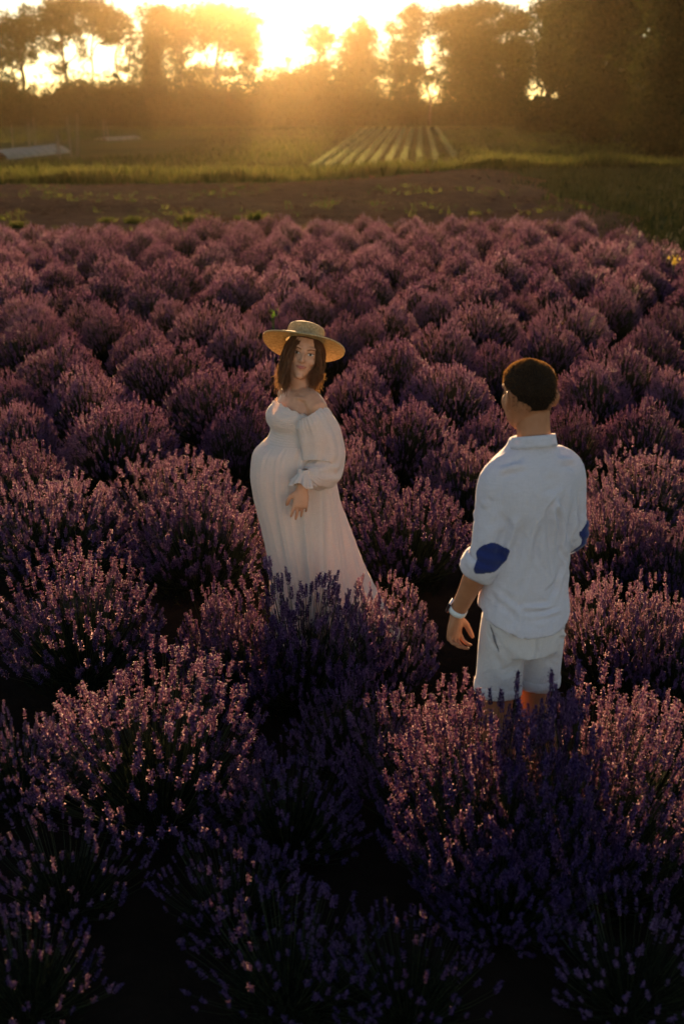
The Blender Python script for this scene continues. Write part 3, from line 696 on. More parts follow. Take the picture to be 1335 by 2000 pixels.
def hand(wrist, d, nrm, thumb, L=.185, curl=(.3, .45, .35), spread=.07, seedc=(0, .05, .12, .25), tcurl=.3, wscale=1.0):
    """palm and five fingers; d towards the fingertips, nrm out of the back of the hand, thumb towards the thumb side"""
    d, nrm = unit(d), np.asarray(nrm, float); nrm = unit(nrm - d*(nrm @ d)); s = unit(np.asarray(thumb, float) - d*(np.asarray(thumb) @ d) - nrm*(np.asarray(thumb) @ nrm))
    k = L/.185; parts = []; w = wrist
    P = [w - d*.02*k, w + d*.012*k, w + d*.05*k, w + d*.085*k, w + d*.098*k]
    R = np.array([[.027, .019], [.030, .019], [.040, .0165], [.041, .0145], [.036, .011]])*k*wscale
    parts.append(limb_solid(P, R, 14, side=s, n=3))
    fl = [.072, .080, .074, .058]; fr = [.0080, .0082, .0077, .0068]
    for q in range(4):
        lat = (.031 - .0205*q)*k*wscale; b = w + d*(.084 - .004*abs(q - 1))*k + s*lat
        dd = unit(d + s*(spread*(1.5 - q))); ang = 0; pts = [b]; cur = b
        for sg, fraction in enumerate((.46, .30, .24)):
            ang += curl[sg] + seedc[q]; c = dd*math.cos(ang) - nrm*math.sin(ang); cur = cur + c*fl[q]*fraction*k; pts.append(cur)
        parts.append(limb_solid(pts, np.array([fr[q], fr[q]*.98, fr[q]*.9, fr[q]*.7])*k, 10, side=s, n=4))
    b = w + d*.025*k + s*.026*k*wscale; t1 = unit(d*.75 + s*.65 - nrm*.25); t2 = unit(d*.9 + s*.35 - nrm*(.2 + tcurl)); t3 = unit(d*.95 + s*.1 - nrm*(.25 + tcurl*1.4))
    pts = [b - s*.012*k, b + t1*.035*k, b + t1*.035*k + t2*.032*k, b + t1*.035*k + t2*.032*k + t3*.024*k]
    parts.append(limb_solid(pts, np.array([.014, .0115, .010, .0075])*k, 10, n=4))
    return parts
HEAD_T = [(0.0, .014, .080, -.052), (.010, .028, .088, -.02), (.028, .043, .089, .012), (.052, .054, .088, .045), (.08, .061, .0875, .070), (.108, .067, .084, .088), (.135, .0705, .087, .097), (.165, .070, .084, .099), (.192, .061, .068, .088), (.212, .043, .046, .063), (.222, .018, .02, .026)]
def head_parts(scale=1.0, female=True):
    """head in its own frame: z up from the chin, +y to the face"""
    R = zrings([(z, hw*((.95 if z < .06 else 1) if female else (1.16 if z < .09 else 1.04 if z < .12 else 1)), f, max(b, .004) if z > .02 else .004) for z, hw, f, b in HEAD_T], 28, 3, 2.15)
    # lower rings sit forward: shift those whose back is negative
    for i in range(len(R)):
        z = R[i][0, 2]
        if z < .05: R[i][:, 1] = np.maximum(R[i][:, 1], .045 - z*1.6)
    parts = [loft_rings(R)]
    parts.append(limb_solid([vv(0, .080, .128), vv(0, .094, .104), vv(0, .1045, .086), vv(0, .096, .079)], [.007, .008, .0095, .007], 10, n=3))     # nose
    for s in (-1, 1):
        parts.append(ellipsoid(vv(s*.011, .092, .081), (.0075, .008, .006)))
        if female: parts.append(ellipsoid(vv(s*.038, .066, .086), (.019, .013, .018)))
        else: parts.append(ellipsoid(vv(s*.046, .050, .092), (.020, .022, .030)))                                   # cheeks
        parts.append(limb_solid([vv(s*.014, .086, .142), vv(s*.036, .082, .145), vv(s*.056, .064, .138)], [.006, .007, .006], 8, n=3))   # brow
        parts.append(ellipsoid(vv(s*(.072 if female else .077), -.010, .106), (.008, .020, .033) if not female else (.007, .018, .031), np.array(Euler((-.2, 0, s*(.35 if female else .75))).to_matrix())))      # ear
        parts.append(ellipsoid(vv(s*(.079 if female else .085), -.018, .112), (.005, .016, .028), np.array(Euler((-.2, 0, s*.6)).to_matrix())))
    parts.append(ellipsoid(vv(0, .089, .060), (.020, .010, .007))); parts.append(ellipsoid(vv(0, .089, .051), (.017, .010, .007)))   # lips
    parts.append(ellipsoid(vv(0, .083, .014), (.017, .012, .012)))
    return [(p[0]*scale, p[1]) for p in parts]

def cloth(name, c, trans=.2, weave=900., warm=(1, .95, .88), bump=.12, wr=0.0):
    m, t, out = nmat(name); tc = N(t, 'ShaderNodeTexCoord')
    mp1 = N(t, 'ShaderNodeMapping'); mp1.inputs['Scale'].default_value = (weave, weave, weave*.06); t.links.new(tc.outputs['Object'], mp1.inputs[0])
    mp2 = N(t, 'ShaderNodeMapping'); mp2.inputs['Scale'].default_value = (weave*.06, weave*.06, weave); t.links.new(tc.outputs['Object'], mp2.inputs[0])
    n1 = N(t, 'ShaderNodeTexNoise', Scale=.35, Detail=2.0); n2 = N(t, 'ShaderNodeTexNoise', Scale=.35, Detail=2.0)
    t.links.new(mp1.outputs[0], n1.inputs[0]); t.links.new(mp2.outputs[0], n2.inputs[0])
    ad = N(t, 'ShaderNodeMath', operation='ADD'); t.links.new(n1.outputs[0], ad.inputs[0]); t.links.new(n2.outputs[0], ad.inputs[1])
    n3 = N(t, 'ShaderNodeTexNoise', Scale=14.0, Detail=4.0, Roughness=.55, Distortion=.6); t.links.new(tc.outputs['Object'], n3.inputs[0])
    hf = N(t, 'ShaderNodeMath', operation='MULTIPLY'); hf.inputs[1].default_value = .5; t.links.new(ad.outputs[0], hf.inputs[0])
    cc = ramp(t, hf.outputs[0], [(.32, tuple(x*.90 for x in c)), (.66, tuple(min(1, x*1.04) for x in c))])
    p = N(t, 'ShaderNodeBsdfPrincipled', Roughness=.9); p.inputs['Specular IOR Level'].default_value = .12; p.inputs['Sheen Weight'].default_value = .25; p.inputs['Sheen Roughness'].default_value = .5
    b = N(t, 'ShaderNodeBump', Strength=bump, Distance=.002); t.links.new(ad.outputs[0], b.inputs['Height'])
    b2 = N(t, 'ShaderNodeBump', Strength=wr, Distance=.02); t.links.new(n3.outputs[0], b2.inputs['Height']); t.links.new(b.outputs[0], b2.inputs['Normal'])
    t.links.new(b2.outputs[0], p.inputs['Normal']); t.links.new(cc, p.inputs['Base Color'])
    tr = N(t, 'ShaderNodeBsdfTranslucent'); tm = N(t, 'ShaderNodeMix', data_type='RGBA', blend_type='MULTIPLY'); tm.inputs[0].default_value = 1
    t.links.new(cc, tm.inputs[6]); tm.inputs[7].default_value = (*warm, 1); t.links.new(tm.outputs[2], tr.inputs[0]); t.links.new(b2.outputs[0], tr.inputs['Normal'])
    mx = N(t, 'ShaderNodeMixShader'); mx.inputs[0].default_value = trans; t.links.new(p.outputs[0], mx.inputs[1]); t.links.new(tr.outputs[0], mx.inputs[2]); t.links.new(mx.outputs[0], out.inputs[0])
    return m
def skin(name, c):
    m, t, out = nmat(name); tc = N(t, 'ShaderNodeTexCoord'); n = N(t, 'ShaderNodeTexNoise', Scale=25.0, Detail=6.0); t.links.new(tc.outputs['Object'], n.inputs[0])
    cc = ramp(t, n.outputs[0], [(.3, (c[0]*.88, c[1]*.84, c[2]*.82)), (.7, (min(1, c[0]*1.08), c[1]*1.08, c[2]*1.08))])
    p = N(t, 'ShaderNodeBsdfPrincipled', Roughness=.48); p.inputs['Specular IOR Level'].default_value = .35
    p.inputs['Subsurface Weight'].default_value = .04; p.inputs['Subsurface Radius'].default_value = (.012, .005, .003); p.inputs['Subsurface Scale'].default_value = .6
    n2 = N(t, 'ShaderNodeTexNoise', Scale=260.0, Detail=3.0); t.links.new(tc.outputs['Object'], n2.inputs[0]); b = N(t, 'ShaderNodeBump', Strength=.12, Distance=.001); t.links.new(n2.outputs[0], b.inputs['Height'])
    t.links.new(b.outputs[0], p.inputs['Normal']); t.links.new(cc, p.inputs['Base Color']); t.links.new(p.outputs[0], out.inputs[0]); return m
M_SKIN_W = skin('fair_skin', (.60, .31, .19)); M_SKIN_M = skin('tanned_skin', (.40, .17, .085))
M_DRESS = cloth('white_cotton', (.90, .80, .75), .38, 1600., (1, .88, .72), .06, .10)
M_SHIRT = cloth('white_linen', (.72, .68, .76), .18, 1500., (1, .93, .85), .10, .5)
M_SHORTS = cloth('off_white_twill', (.68, .62, .62), .08, 1600., (1, .93, .85), .08, .4)
M_BLUE = cloth('navy_cotton', (.020, .030, .135), .04, 800., (1, 1, 1), .2, .15)
M_LIP = plain('lip', (.42, .11, .09), .4, .4, .08, 60); M_EYEW = plain('eye_white', (.70, .68, .66), .15, .6); M_IRIS = plain('iris', (.05, .035, .022), .1, .6)
M_LASH = plain('lash', (.02, .012, .01), .6, .2); M_WATCH = plain('white_rubber', (.72, .72, .72), .45, .4); M_METAL = plain('aluminium', (.55, .55, .56), .25, .5, metal=1.0)
def hairmat(name, c):
    m = leafy(name, [(0, tuple(x*.55 for x in c)), (1, tuple(x*1.9 for x in c))], .28, (1, 1, 1), .6, .15, [(0, (.22, .10, .03)), (1, (.5, .28, .10))]); return m
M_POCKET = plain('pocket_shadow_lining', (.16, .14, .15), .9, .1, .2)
M_CROP_HAIR = plain('cropped_hair', (.020, .012, .008), .8, .1, .3, 120)
M_HAIR_W = hairmat('brown_hair', (.115, .052, .028)); M_HAIR_M = hairmat('dark_hair', (.030, .016, .010))
def strands(pts_list, wd, mat, name, r):
    """flat tapering strands; pts (n, k, 3)"""
    P = np.asarray(pts_list); n, k, _ = P.shape; d = np.gradient(P, axis=1); d /= np.maximum(np.linalg.norm(d, axis=2, keepdims=True), 1e-9)
    s = r.normal(0, 1, (n, 1, 3)); s = s - d*(s*d).sum(2, keepdims=True); s /= np.linalg.norm(s, axis=2, keepdims=True)
    wv = wd*np.linspace(1, .35, k)[None, :, None]*r.uniform(.7, 1.3, (n, 1, 1)); A, B = P + s*wv, P - s*wv
    V = np.stack([A, B], 2).reshape(-1, 3); i = np.arange(k - 1)
    f = np.stack([2*i, 2*i + 1, 2*i + 3, 2*i + 2], 1); F = (f[None] + (2*k*np.arange(n))[:, None, None]).reshape(-1, 4)
    return V, F
def rotz(a): return np.array(Matrix.Rotation(a, 3, 'Z'))
def sheet(rings, closed=True):
    R = np.asarray(rings); k, m, _ = R.shape; V = R.reshape(-1, 3); F = []
    j = np.arange(m if closed else m - 1); jn = (j + 1) % m
    for i in range(k - 1): F.append(np.stack([i*m + j, i*m + jn, (i + 1)*m + jn, (i + 1)*m + j], 1))
    return V, np.concatenate(F)
def thick(o, t):
    md = o.modifiers.new('thickness', 'SOLIDIFY'); md.thickness = t; md.offset = -1; return o

# ------------------------------------------------------------------ the man, seen from behind
def build_man():
    top = at_z(1035, 690, 1.82); base = vv(top[0] + .016, top[1], 0); A = math.radians(20); Rm = rotz(A)
    e = empty('person', base); tag(e, 'man seen from behind in white linen shirt and pale shorts, looking left', 'person', 'couple in the lavender')
    loc = lambda x, y, z: Rm @ vv(x, y, z)
    # joints (relative to the base)
    shL, shR = loc(-.134, -.012, 1.405), loc(.140, -.012, 1.416)
    elL = shL + vv(-.026, -.025, -.265); wrL = elL + vv(-.085, .09, -.25)
    elR = shR + vv(.030, .02, -.25); wrR = elR + vv(-.10, .22, -.06)
    hipL, hipR = loc(-.072, 0, .90), loc(.078, 0, .90); knL, knR = loc(-.072, .03, .50), loc(.092, .045, .50)
    anL, anR = loc(-.08, -.02, .09), loc(.15, -.03, .09)
    # body
    Hd = rotz(A + math.radians(1)) @ np.array(Matrix.Rotation(math.radians(-3), 3, 'X')); hc = loc(.0, .005, 1.55) - vv(.010, 0, 0); sc = 1.075
    parts = [xf(p, Hd, hc) for p in head_parts(sc, False)]
    parts.append(limb_solid([loc(0, -.03, 1.44), loc(0, -.022, 1.51), loc(0, -.010, 1.58), loc(0, .0, 1.66)], [.064, .058, .056, .056], 18))
    tor = zrings([(.80, .10, .08, .08), (.86, .125, .085, .09), (1.0, .13, .09, .095), (1.2, .15, .11, .10), (1.36, .145, .10, .10), (1.43, .11, .07, .08), (1.48, .06, .05, .06)], 28)
    parts.append(xf(loft_rings(tor), Rm, vv(0, 0, 0)))
    for sh, el, wr in ((shL, elL, wrL), (shR, elR, wrR)):
        parts.append(limb_solid([sh, (sh + el)/2, el, el + (wr - el)*.3, el + (wr - el)*.75, wr], [.05, .046, .040, .043, .032, .027], 16))
    parts += hand(wrL, vv(-.10, .02, -1), vv(-.75, .65, .1), vv(.6, .5, 0), .19, (.5, .7, .5), .12, (0, .05, .1, .15), .35)
    parts += hand(wrR, unit(wrR - elR), vv(.5, .5, .8), vv(-.5, .2, .6), .19, (.4, .5, .4))
    for hp, kn, an in ((hipL, knL, anL), (hipR, knR, anR)):
        parts.append(limb_solid([hp, hp + (kn - hp)*.5, kn, kn + (an - kn)*.3 - loc(0, .018, 0), kn + (an - kn)*.7, an], [.070, .066, .054, .058, .043, .037], 18))
        f = loc(0, 1, 0); parts.append(limb_solid([an - f*.05 + vv(0, 0, -.045), an + f*.04 + vv(0, 0, -.04), an + f*.12 + vv(0, 0, -.055), an + f*.17 + vv(0, 0, -.062)], [.036, .042, .036, .022], 12))
    V, F = remeshed(parts, .0046, 3); link('body', mesh_np('body', V, F, M_SKIN_M, smooth=True), e)
    # hair: cropped cap and short bristles
    r = np.random.default_rng(4)
    R = zrings([(z, hw + .0012 + .002*min(1, max(0, (z - .10)/.08)), f + .002, max(b, .004) + .0015 + .0015*min(1, max(0, (z - .09)/.08))) for z, hw, f, b in HEAD_T if z > .06] + [(.2262, .004, .004, .006)], 40, 4, 2.15)
    cap = []
    for ring in R:
        q = ring.copy(); y = q[:, 1]; line = np.where(y < -.035, .066 + .022*np.clip((y + .10)/.065, 0, 1), np.where(y < .05, .128 + .03*np.clip((y + .035)/.085, 0, 1), .188)); q[:, 2] = np.maximum(q[:, 2], line); cap.append(q)
    for i, q in enumerate(cap):      # where the hairline lifts a ring, tuck it under the skin so the edge follows the skull
        lift = (q[:, 2] - R[i][:, 2]); q[:, :2] *= (1 - np.clip(lift*2.2, 0, .35))[:, None]
    cv, cf = loft_rings(np.array(cap)*sc); hv, hf = xf((cv, cf), Hd, hc); Nn = vnormals(hv, hf)
    sel = r.integers(0, len(hf), 18000); c3 = hv[hf[sel]]; wgt = r.dirichlet((1, 1, 1), len(sel)); p0 = (c3*wgt[:, :, None]).sum(1); nn = unit_rows(np.cross(c3[:, 1] - c3[:, 0], c3[:, 2] - c3[:, 0]))
    loc0 = (p0 - hc) @ Hd/sc; keep = loc0[:, 2] > .085; p0, nn, loc0 = p0[keep], nn[keep], loc0[keep]
    ln = .0025 + .0055*np.clip((loc0[:, 2] - .10)/.10, 0, 1); dr = unit_rows(nn + Hd @ vv(0, .35, .1) + r.normal(0, .22, nn.shape))
    sv, sf = strands(np.stack([p0, p0 + dr*(ln*.5)[:, None], p0 + dr*ln[:, None]], 1), .0006, None, '', r)
    # stubble fading out down the nape and the temples
    R0 = np.concatenate([q for q in R])*1.0; pick = R0[r.integers(0, len(R0), 9000)] + r.normal(0, .004, (9000, 3)); zz = pick[:, 2]; keep = (zz < .135) & (pick[:, 1] < .03) & (zz > .05) & (r.random(9000) < np.clip((zz - .05)/.05, .04, 1))
    pick = pick[keep]; nrm = unit_rows(pick*[1, 1, 0] + [0, 0, .02]); pick = pick - nrm*.0012; sp0 = hc + (pick*sc) @ Hd.T; sd0 = unit_rows(nrm @ Hd.T + vv(0, 0, -.9) + r.normal(0, .2, nrm.shape))
    tv_, tf_ = strands(np.stack([sp0, sp0 + sd0*.003, sp0 + sd0*.006], 1), .0006, None, '', r)
    V2, F2, mi_ = join([(hv, hf, 1), (sv, sf, 0), (tv_, tf_, 1)]); link('hair', mesh_np('hair', V2, F2, [M_HAIR_M, M_CROP_HAIR], mi_, smooth=True), e)
    # shirt
    tor = zrings([(.845, .166, .126, .136), (.905, .164, .126, .131), (.97, .158, .124, .121), (1.08, .155, .122, .118), (1.2, .160, .125, .122), (1.31, .166, .126, .130), (1.37, .165, .12, .128), (1.42, .156, .106, .118), (1.455, .138, .092, .106), (1.482, .106, .080, .094), (1.505, .082, .072, .086), (1.53, .075, .068, .082)], 64, 5, 2.25)
    for ring in tor:     # curved shirt tail: low at the back, high at the sides
        if ring[0, 2] < 1.0:
            x = ring[:, 0]/.166; lift = .085*np.clip(np.abs(x) - .25, 0, 1)**1.6 + .03*(ring[:, 1] > 0)
            k = np.clip((1.0 - ring[:, 2])/.155, 0, 1); ring[:, 2] += lift*k
    sp = [xf(loft_rings(tor), Rm, vv(0, 0, 0))]
    for sh, el, wr, s in ((shL, elL, wrL, -1), (shR, elR, wrR, 1)):
        inn = sh + loc(-s*.06, 0, .038); cuff = el + (wr - el)*.22
        sp.append(limb_solid([inn, sh + vv(0, 0, -.01), (sh + el)/2, el, cuff], [.054, .059, .058, .057, .058], 22, n=6))
    V, F = remeshed(sp, .0062, 9); Nn = vnormals(V, F); L = lambda x, y, z: Rm @ vv(x, y, z)
    segs = [(L(.02, -.135, 1.36), L(.075, -.125, 1.02), .012, .0075), (L(.045, -.135, 1.30), L(.10, -.11, .98), .010, .004), (L(-.02, -.14, 1.40), L(.06, -.14, 1.41), .012, .003),
            (L(.02, -.13, 1.0), L(.10, -.12, 1.03), .008, .006), (L(-.08, -.11, .965), L(.07, -.13, .955), .009, .006), (L(-.03, -.12, .925), L(.09, -.12, .935), .008, .005), (L(-.12, -.08, .92), L(.02, -.13, .895), .009, .005),
            (L(-.15, -.05, 1.02), L(-.06, -.12, .93), .011, .005), (L(.12, -.09, 1.10), L(.06, -.13, .96), .012, .005), (L(-.10, -.12, 1.30), L(-.13, -.08, 1.12), .014, .005), (L(.14, -.08, 1.33), L(.12, -.09, 1.14), .013, .005), (L(-.05, -.14, 1.28), L(-.07, -.12, 1.05), .018, .004),
            (L(-.06, -.09, 1.47), L(-.15, -.05, 1.44), .012, .004), (L(.05, -.09, 1.47), L(.14, -.05, 1.45), .012, .004), (L(-.085, -.13, 1.36), L(-.10, -.12, 1.20), .004, .003)]
    for q in range(22):
        xx, zz = r.uniform(-.14, .14), r.uniform(.96, 1.38); dx, dz = r.normal(0, .03), -r.uniform(.05, .16); yb = lambda x_: -.13*math.sqrt(max(.05, 1 - (x_/.17)**2))
        segs.append((L(xx, yb(xx), zz), L(xx + dx, yb(xx + dx), zz + dz), r.uniform(.007, .014), r.uniform(.0012, .0028)*r.choice((1, -1))))
    for el, sh, s in ((elL, shL, -1), (elR, shR, 1)):
        for q in range(11):
            c = sh + (el - sh)*r.uniform(.25, 1.05); a = r.uniform(0, 6.28); dd = vv(math.cos(a), math.sin(a), 0)*.065
            segs.append((c + dd, c + dd*r.uniform(-.2, .4) + vv(r.normal(0, .03), r.normal(0, .03), r.uniform(-.06, -.01)), .012, .0018))
    V = ridges(V, Nn, [(a_, b_, w_, am_*(3.0 if min(a_[2], b_[2]) > .96 else 1.8)) for a_, b_, w_, am_ in segs])
    sh_o = link('shirt', mesh_np('shirt', V, F, M_SHIRT, smooth=True), e); tb = bvh(V, F)
    # collar band, rolled cuffs, elbow patches, yoke and armhole seams
    th = np.linspace(0, 2*PI, 49)[:-1]; rg = []
    for z, k in ((1.500, 1.10), (1.512, 1.06), (1.528, 1.01), (1.540, .99), (1.541, .955), (1.53, .93)):
        tilt = .018*(-np.sin(th)); rg.append(np.stack([np.cos(th)*.076*k, np.sin(th)*.076*k - .012, z + tilt + .002], 1) @ Rm.T)
    thick(link('collar', mesh_np('collar', *sheet(rg), M_SHIRT, smooth=True), sh_o), .002)
    for el, wr, s in ((elL, wrL, -1), (elR, wrR, 1)):
        d = unit(wr - el); fr = frames(d[None])[0]; rg = []; c0 = el + d*.01
        for t, rad in ((-.005, .060), (0, .066), (.012, .0705), (.03, .071), (.05, .069), (.066, .0655), (.074, .060), (.072, .052), (.05, .047)):
            wob = 1 + .03*np.sin(3*th + t*90) + .02*np.sin(5*th + 2); rg.append(c0 + d*t*1.0 + rad*wob[:, None]*(np.cos(th)[:, None]*fr[:, 0] + np.sin(th)[:, None]*fr[:, 1]) + d*(.004*np.sin(2*th + s))[:, None])
        cv, cf = sheet(rg); link('cuff', mesh_np('cuff', cv, cf, M_SHIRT, smooth=True), sh_o)
        tc = BVHTree.FromPolygons([tuple(p) for p in np.concatenate([V, cv])], [tuple(f) for f in np.concatenate([F, cf + len(V)])])
        look = vv(.10, 1, -.25) if s < 0 else vv(-1, .25, -.1); ctr = el + (vv(.012, -.03, .0) if s < 0 else vv(.03, 0, -.0)); axx = unit(np.cross(look, vv(0, 0, 1)))
        tiltm = unit(vv(-.30, .0, -1)) if s < 0 else vv(0, .1, -1)
        def shape(u, v):
            rad = 1 + .10*math.sin(3*math.atan2(v, u) + 1) + .06*math.sin(5*math.atan2(v, u)); return rad - (abs(u)**2.6 + abs(v)**2.6)**(1/2.6)
        pv_, pf_ = decal(tc, ctr, axx*.055, -tiltm*.058, look, shape, 34, 34, .003)
        pv_ = pv_ - unit(look)*(.0025*np.sin(pv_[:, 2]*160 + pv_[:, 0]*40))[:, None]
        thick(link('elbow_patch', mesh_np('elbow_patch', pv_, pf_, M_BLUE, smooth=True), sh_o), .003)['label'] = 'navy blue patch on the rolled sleeve'
    # shorts
    pel = zrings([(.76, .125, .105, .118), (.81, .146, .110, .114), (.87, .148, .106, .110), (.93, .144, .10, .104), (.97, .142, .10, .106)], 40, 4, 2.3)
    sp = [xf(loft_rings(pel), Rm, vv(0, 0, 0))]
    for hp, kn, s in ((hipL, knL, -1), (hipR, knR, 1)):
        hm = knL if s < 0 else knR; bot = hm + vv(0, 0, .095)
        sp.append(limb_solid([hp + vv(0, 0, -.02), hp + (bot - hp)*.4 + loc(s*.0, 0, 0), hp + (bot - hp)*.75, bot], np.array([[.074, .104], [.080, .100], [.080, .094], [.082, .092]]), 26, side=loc(1, 0, 0), n=6, ends=False))
    V, F = remeshed(sp, .0062, 6); Nn = vnormals(V, F)
    segs = [(L(-.02, -.115, .76), L(-.10, -.10, .69), .012, .004), (L(.02, -.115, .76), L(.09, -.10, .70), .012, .004), (L(-.02, -.11, .735), L(-.14, -.07, .69), .008, .005), (L(-.15, -.06, .66), L(-.04, -.11, .63), .007, .004), (L(.02, -.11, .74), L(.15, -.06, .70), .008, .005), 
            (L(-.14, -.07, .80), L(-.09, -.11, .70), .014, .005), (L(-.16, -.02, .86), L(-.13, -.08, .80), .008, .005), (L(-.05, -.1, .60), L(-.15, -.05, .58), .010, .004), (L(.05, -.1, .62), L(.15, -.05, .60), .010, .004), (L(0, -.11, .86), L(0, -.12, .76), .006, -.004), (L(.1, -.1, .84), L(.15, -.04, .80), .008, .004)]
    V = ridges(V, Nn, [(a_, b_, w_, am_*1.9) for a_, b_, w_, am_ in segs]); so = link('shorts', mesh_np('shorts', V, F, M_SHORTS, smooth=True), e); ts = bvh(V, F)
    for hm, hp in ((knL, hipL), (knR, hipR)):
        rg = []; X, Y = loc(1, 0, 0), loc(0, 1, 0); dd = unit(hm - hp); b0 = hm + vv(0, 0, .095)
        for t, k in ((-.034, 1.0), (-.030, 1.028), (-.012, 1.035), (.004, 1.03), (.008, .99), (.002, .93)):
            rg.append(b0 + dd*t + (np.cos(th)*.0825*k)[:, None]*X + (np.sin(th)*.0925*k)[:, None]*Y + vv(0, 0, 1)*(.003*np.sin(3*th))[:, None])
        link('hem', mesh_np('hem', *sheet(rg), M_SHORTS, smooth=True), so)
    pv_, pf_ = decal(ts, L(-.135, -.05, .835), unit(L(.02, -.02, 0))*.0045, unit(L(.035, -.03, -.11))*.055, L(.8, .9, 0), lambda u, v: 1.0 if abs(u) < (1 - v*v)**.5 + .05 else 0, 7, 22, .0022)
    if len(pf_): link('pocket_slit', mesh_np('pocket_slit', pv_, pf_, M_POCKET, smooth=True), so)['label'] = 'dark slit of the side pocket'
    # watch
    we = empty('wrist_watch', (0, 0, 0)); we.parent = e; d = unit(wrL - elL); c0 = wrL - d*.012; fr = frames(d[None])[0]; rg = []
    for t, rad in ((-.011, .0300), (-.010, .0318), (0, .0325), (.010, .0318), (.011, .0300)): rg.append(c0 + d*t + rad*(np.cos(th)[:, None]*fr[:, 0] + np.sin(th)[:, None]*fr[:, 1]))
    thick(link('strap', mesh_np('strap', *sheet(rg), M_WATCH, smooth=True), we), .002)
    outw = unit(vv(-.85, .35, .0) - d*(vv(-.85, .35, .0) @ d)); sidew = np.cross(d, outw); bm = bmesh.new(); bmesh.ops.create_cube(bm, size=1)
    bmesh.ops.scale(bm, vec=(.036, .042, .011), verts=bm.verts); bmesh.ops.bevel(bm, geom=bm.edges[:] , offset=.003, segments=3, affect='EDGES', profile=.6)
    me = bpy.data.meshes.new('watch_case'); bm.to_mesh(me); bm.free(); me.materials.append(M_METAL); o = link('watch_case', me, we)
    mm = Matrix(np.stack([sidew, d, outw], 1).tolist()).to_4x4(); mm.translation = Vector(c0 + outw*.034); o.matrix_local = mm
    # a slipper sole is never seen; the feet stand on the bed among the stems
    return e
def unit_rows(a): return a/np.maximum(np.linalg.norm(a, axis=1, keepdims=True), 1e-9)
build_man()

